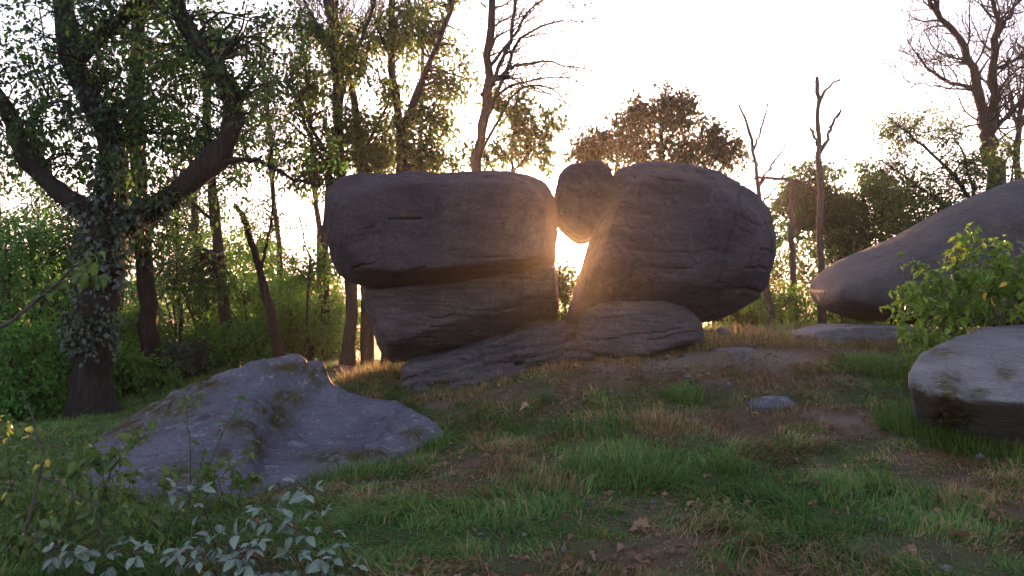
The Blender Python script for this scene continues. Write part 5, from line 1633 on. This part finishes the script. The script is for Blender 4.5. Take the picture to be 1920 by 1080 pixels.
# leaf litter
rng = np.random.default_rng(99)
n = 17000
yy = rng.uniform(3, 15, n); xx = rng.uniform(-1, 1, n) * (.78 * yy + .4)
xy = np.column_stack([xx, yy])
kp = rng.random(n) < np.clip(.12 + .7 * dryness(xy), 0, 1) * np.clip(.4 + 1.3 * fbm(np.column_stack([xy * 2.0, 0 * xx]), 2, 15), .05, 1)
xy = xy[kp]
n = len(xy)
c = np.column_stack([xy, height(xy) + rng.uniform(.01, .06, n)])
a = rng.uniform(0, 2 * math.pi, n)
o = obj('leaf_litter', leaves_mesh('leaf_litter', c, np.column_stack([np.cos(a), np.sin(a), rng.normal(0, .35, n)]), rng.uniform(.03, .095, n), rng.uniform(0, 1, n) ** .8, M['leaf_dead'], np.zeros(3), rng, .6, .5))
o['kind'] = 'stuff'
# pebbles and bits of twig on the trodden ground
pv_, pf_, pn = [], [], 0
iv_, if_ = ico(2)
for k in range(900):
    y = rng.uniform(3.2, 13); x = rng.uniform(-.7, .75) * y
    if rng.random() > .06 + 1.2 * float(bareness([[x, y]])[0]):
        continue
    r_ = rng.uniform(.008, .035) * (1 + (rng.random() < .06))
    q = iv_ * rng.uniform(.55, 1.2, 3) * r_ * (1 + .25 * rng.normal(size=(len(iv_), 1)))
    pv_.append(q + [x, y, hz(x, y) + r_ * .2]); pf_.append(if_ + pn); pn += len(iv_)
if pv_:
    o2 = obj('pebbles', mk_mesh('pebbles', np.vstack(pv_), np.vstack(pf_), M['rock_flat'], smooth_shade=False))
    o2['kind'] = 'stuff'
    tag(o2, 'small stones strewn over the bare path', 'pebbles')
tt = Tubes()
for k in range(420):
    y = rng.uniform(3.2, 12.5); x = rng.uniform(-.7, .75) * y
    L = rng.uniform(.06, .28); a_ = rng.uniform(0, 6.28)
    p0 = np.array([x, y, hz(x, y) + .02]); p1 = p0 + L * np.array([math.cos(a_), math.sin(a_), 0]); p1[2] = hz(p1[0], p1[1]) + .03
    tt.add(np.array([p0, (p0 + p1) / 2 + rng.normal(0, .012, 3), p1]), [.004, .0035, .002], 4)
o2 = obj('twig_litter', tt.mesh('twig_litter', M['stem'], np.zeros(3)))
o2['kind'] = 'stuff'
tag(o2, 'broken twigs lying in the grass of the slope', 'twigs')
tag(o, 'brown fallen leaves scattered over the grassy slope', 'leaf litter')
for k, (px, py, s, lab) in enumerate([
        (822, 950, .12, 'pale curled fallen leaf in the green grass below the sloping boulder'), (1385, 1012, .11, 'reddish fallen leaf near the bottom edge right of centre'),
        (1343, 826, .10, 'orange-brown fallen leaf on the bank of the mound'), (1218, 1000, .15, 'crumpled brown fallen leaf low in the grass of the centre'),
        (1190, 1003, .11, 'smaller brown fallen leaf just left of the crumpled one'), (1545, 940, .09, 'dark fallen leaf in the green grass below the field stone'),
        (1566, 975, .08, 'upright fallen leaf below the dark one on the right'), (1035, 997, .07, 'grey-white fallen leaf in the grass at bottom centre'),
        (860, 868, .10, 'fallen leaf in the dry patch right of the sloping boulder'), (1585, 888, .12, 'brown fallen leaf among grass swirls right of the mound'),
        (1395, 752, .08, 'fallen leaf on bare dirt just left of the field stone'), (1720, 1045, .10, 'brown fallen leaf near the lower right corner'),
        (1530, 1043, .10, 'long fallen leaf at the bottom edge on the right'), (990, 765, .12, 'curled brown fallen leaf high on the brown mound'),
        (530, 905, .11, 'reddish fallen leaf at the foot of the sloping boulder'), (1100, 1050, .08, 'flat fallen leaf at the bottom edge of the centre')]):
    p = on_ground(px, py)
    p[2] += .045
    aa = rng.uniform(0, 6.28)
    o = place_leaf(LD[k % 3], None, (0, 0, 0), p, (math.cos(aa), math.sin(aa), rng.uniform(-.1, .3)), rng.normal(0, .4), s, rng, 'fallen_leaf')
    tag(o, lab, 'fallen leaf', 'fallen leaves on the slope')
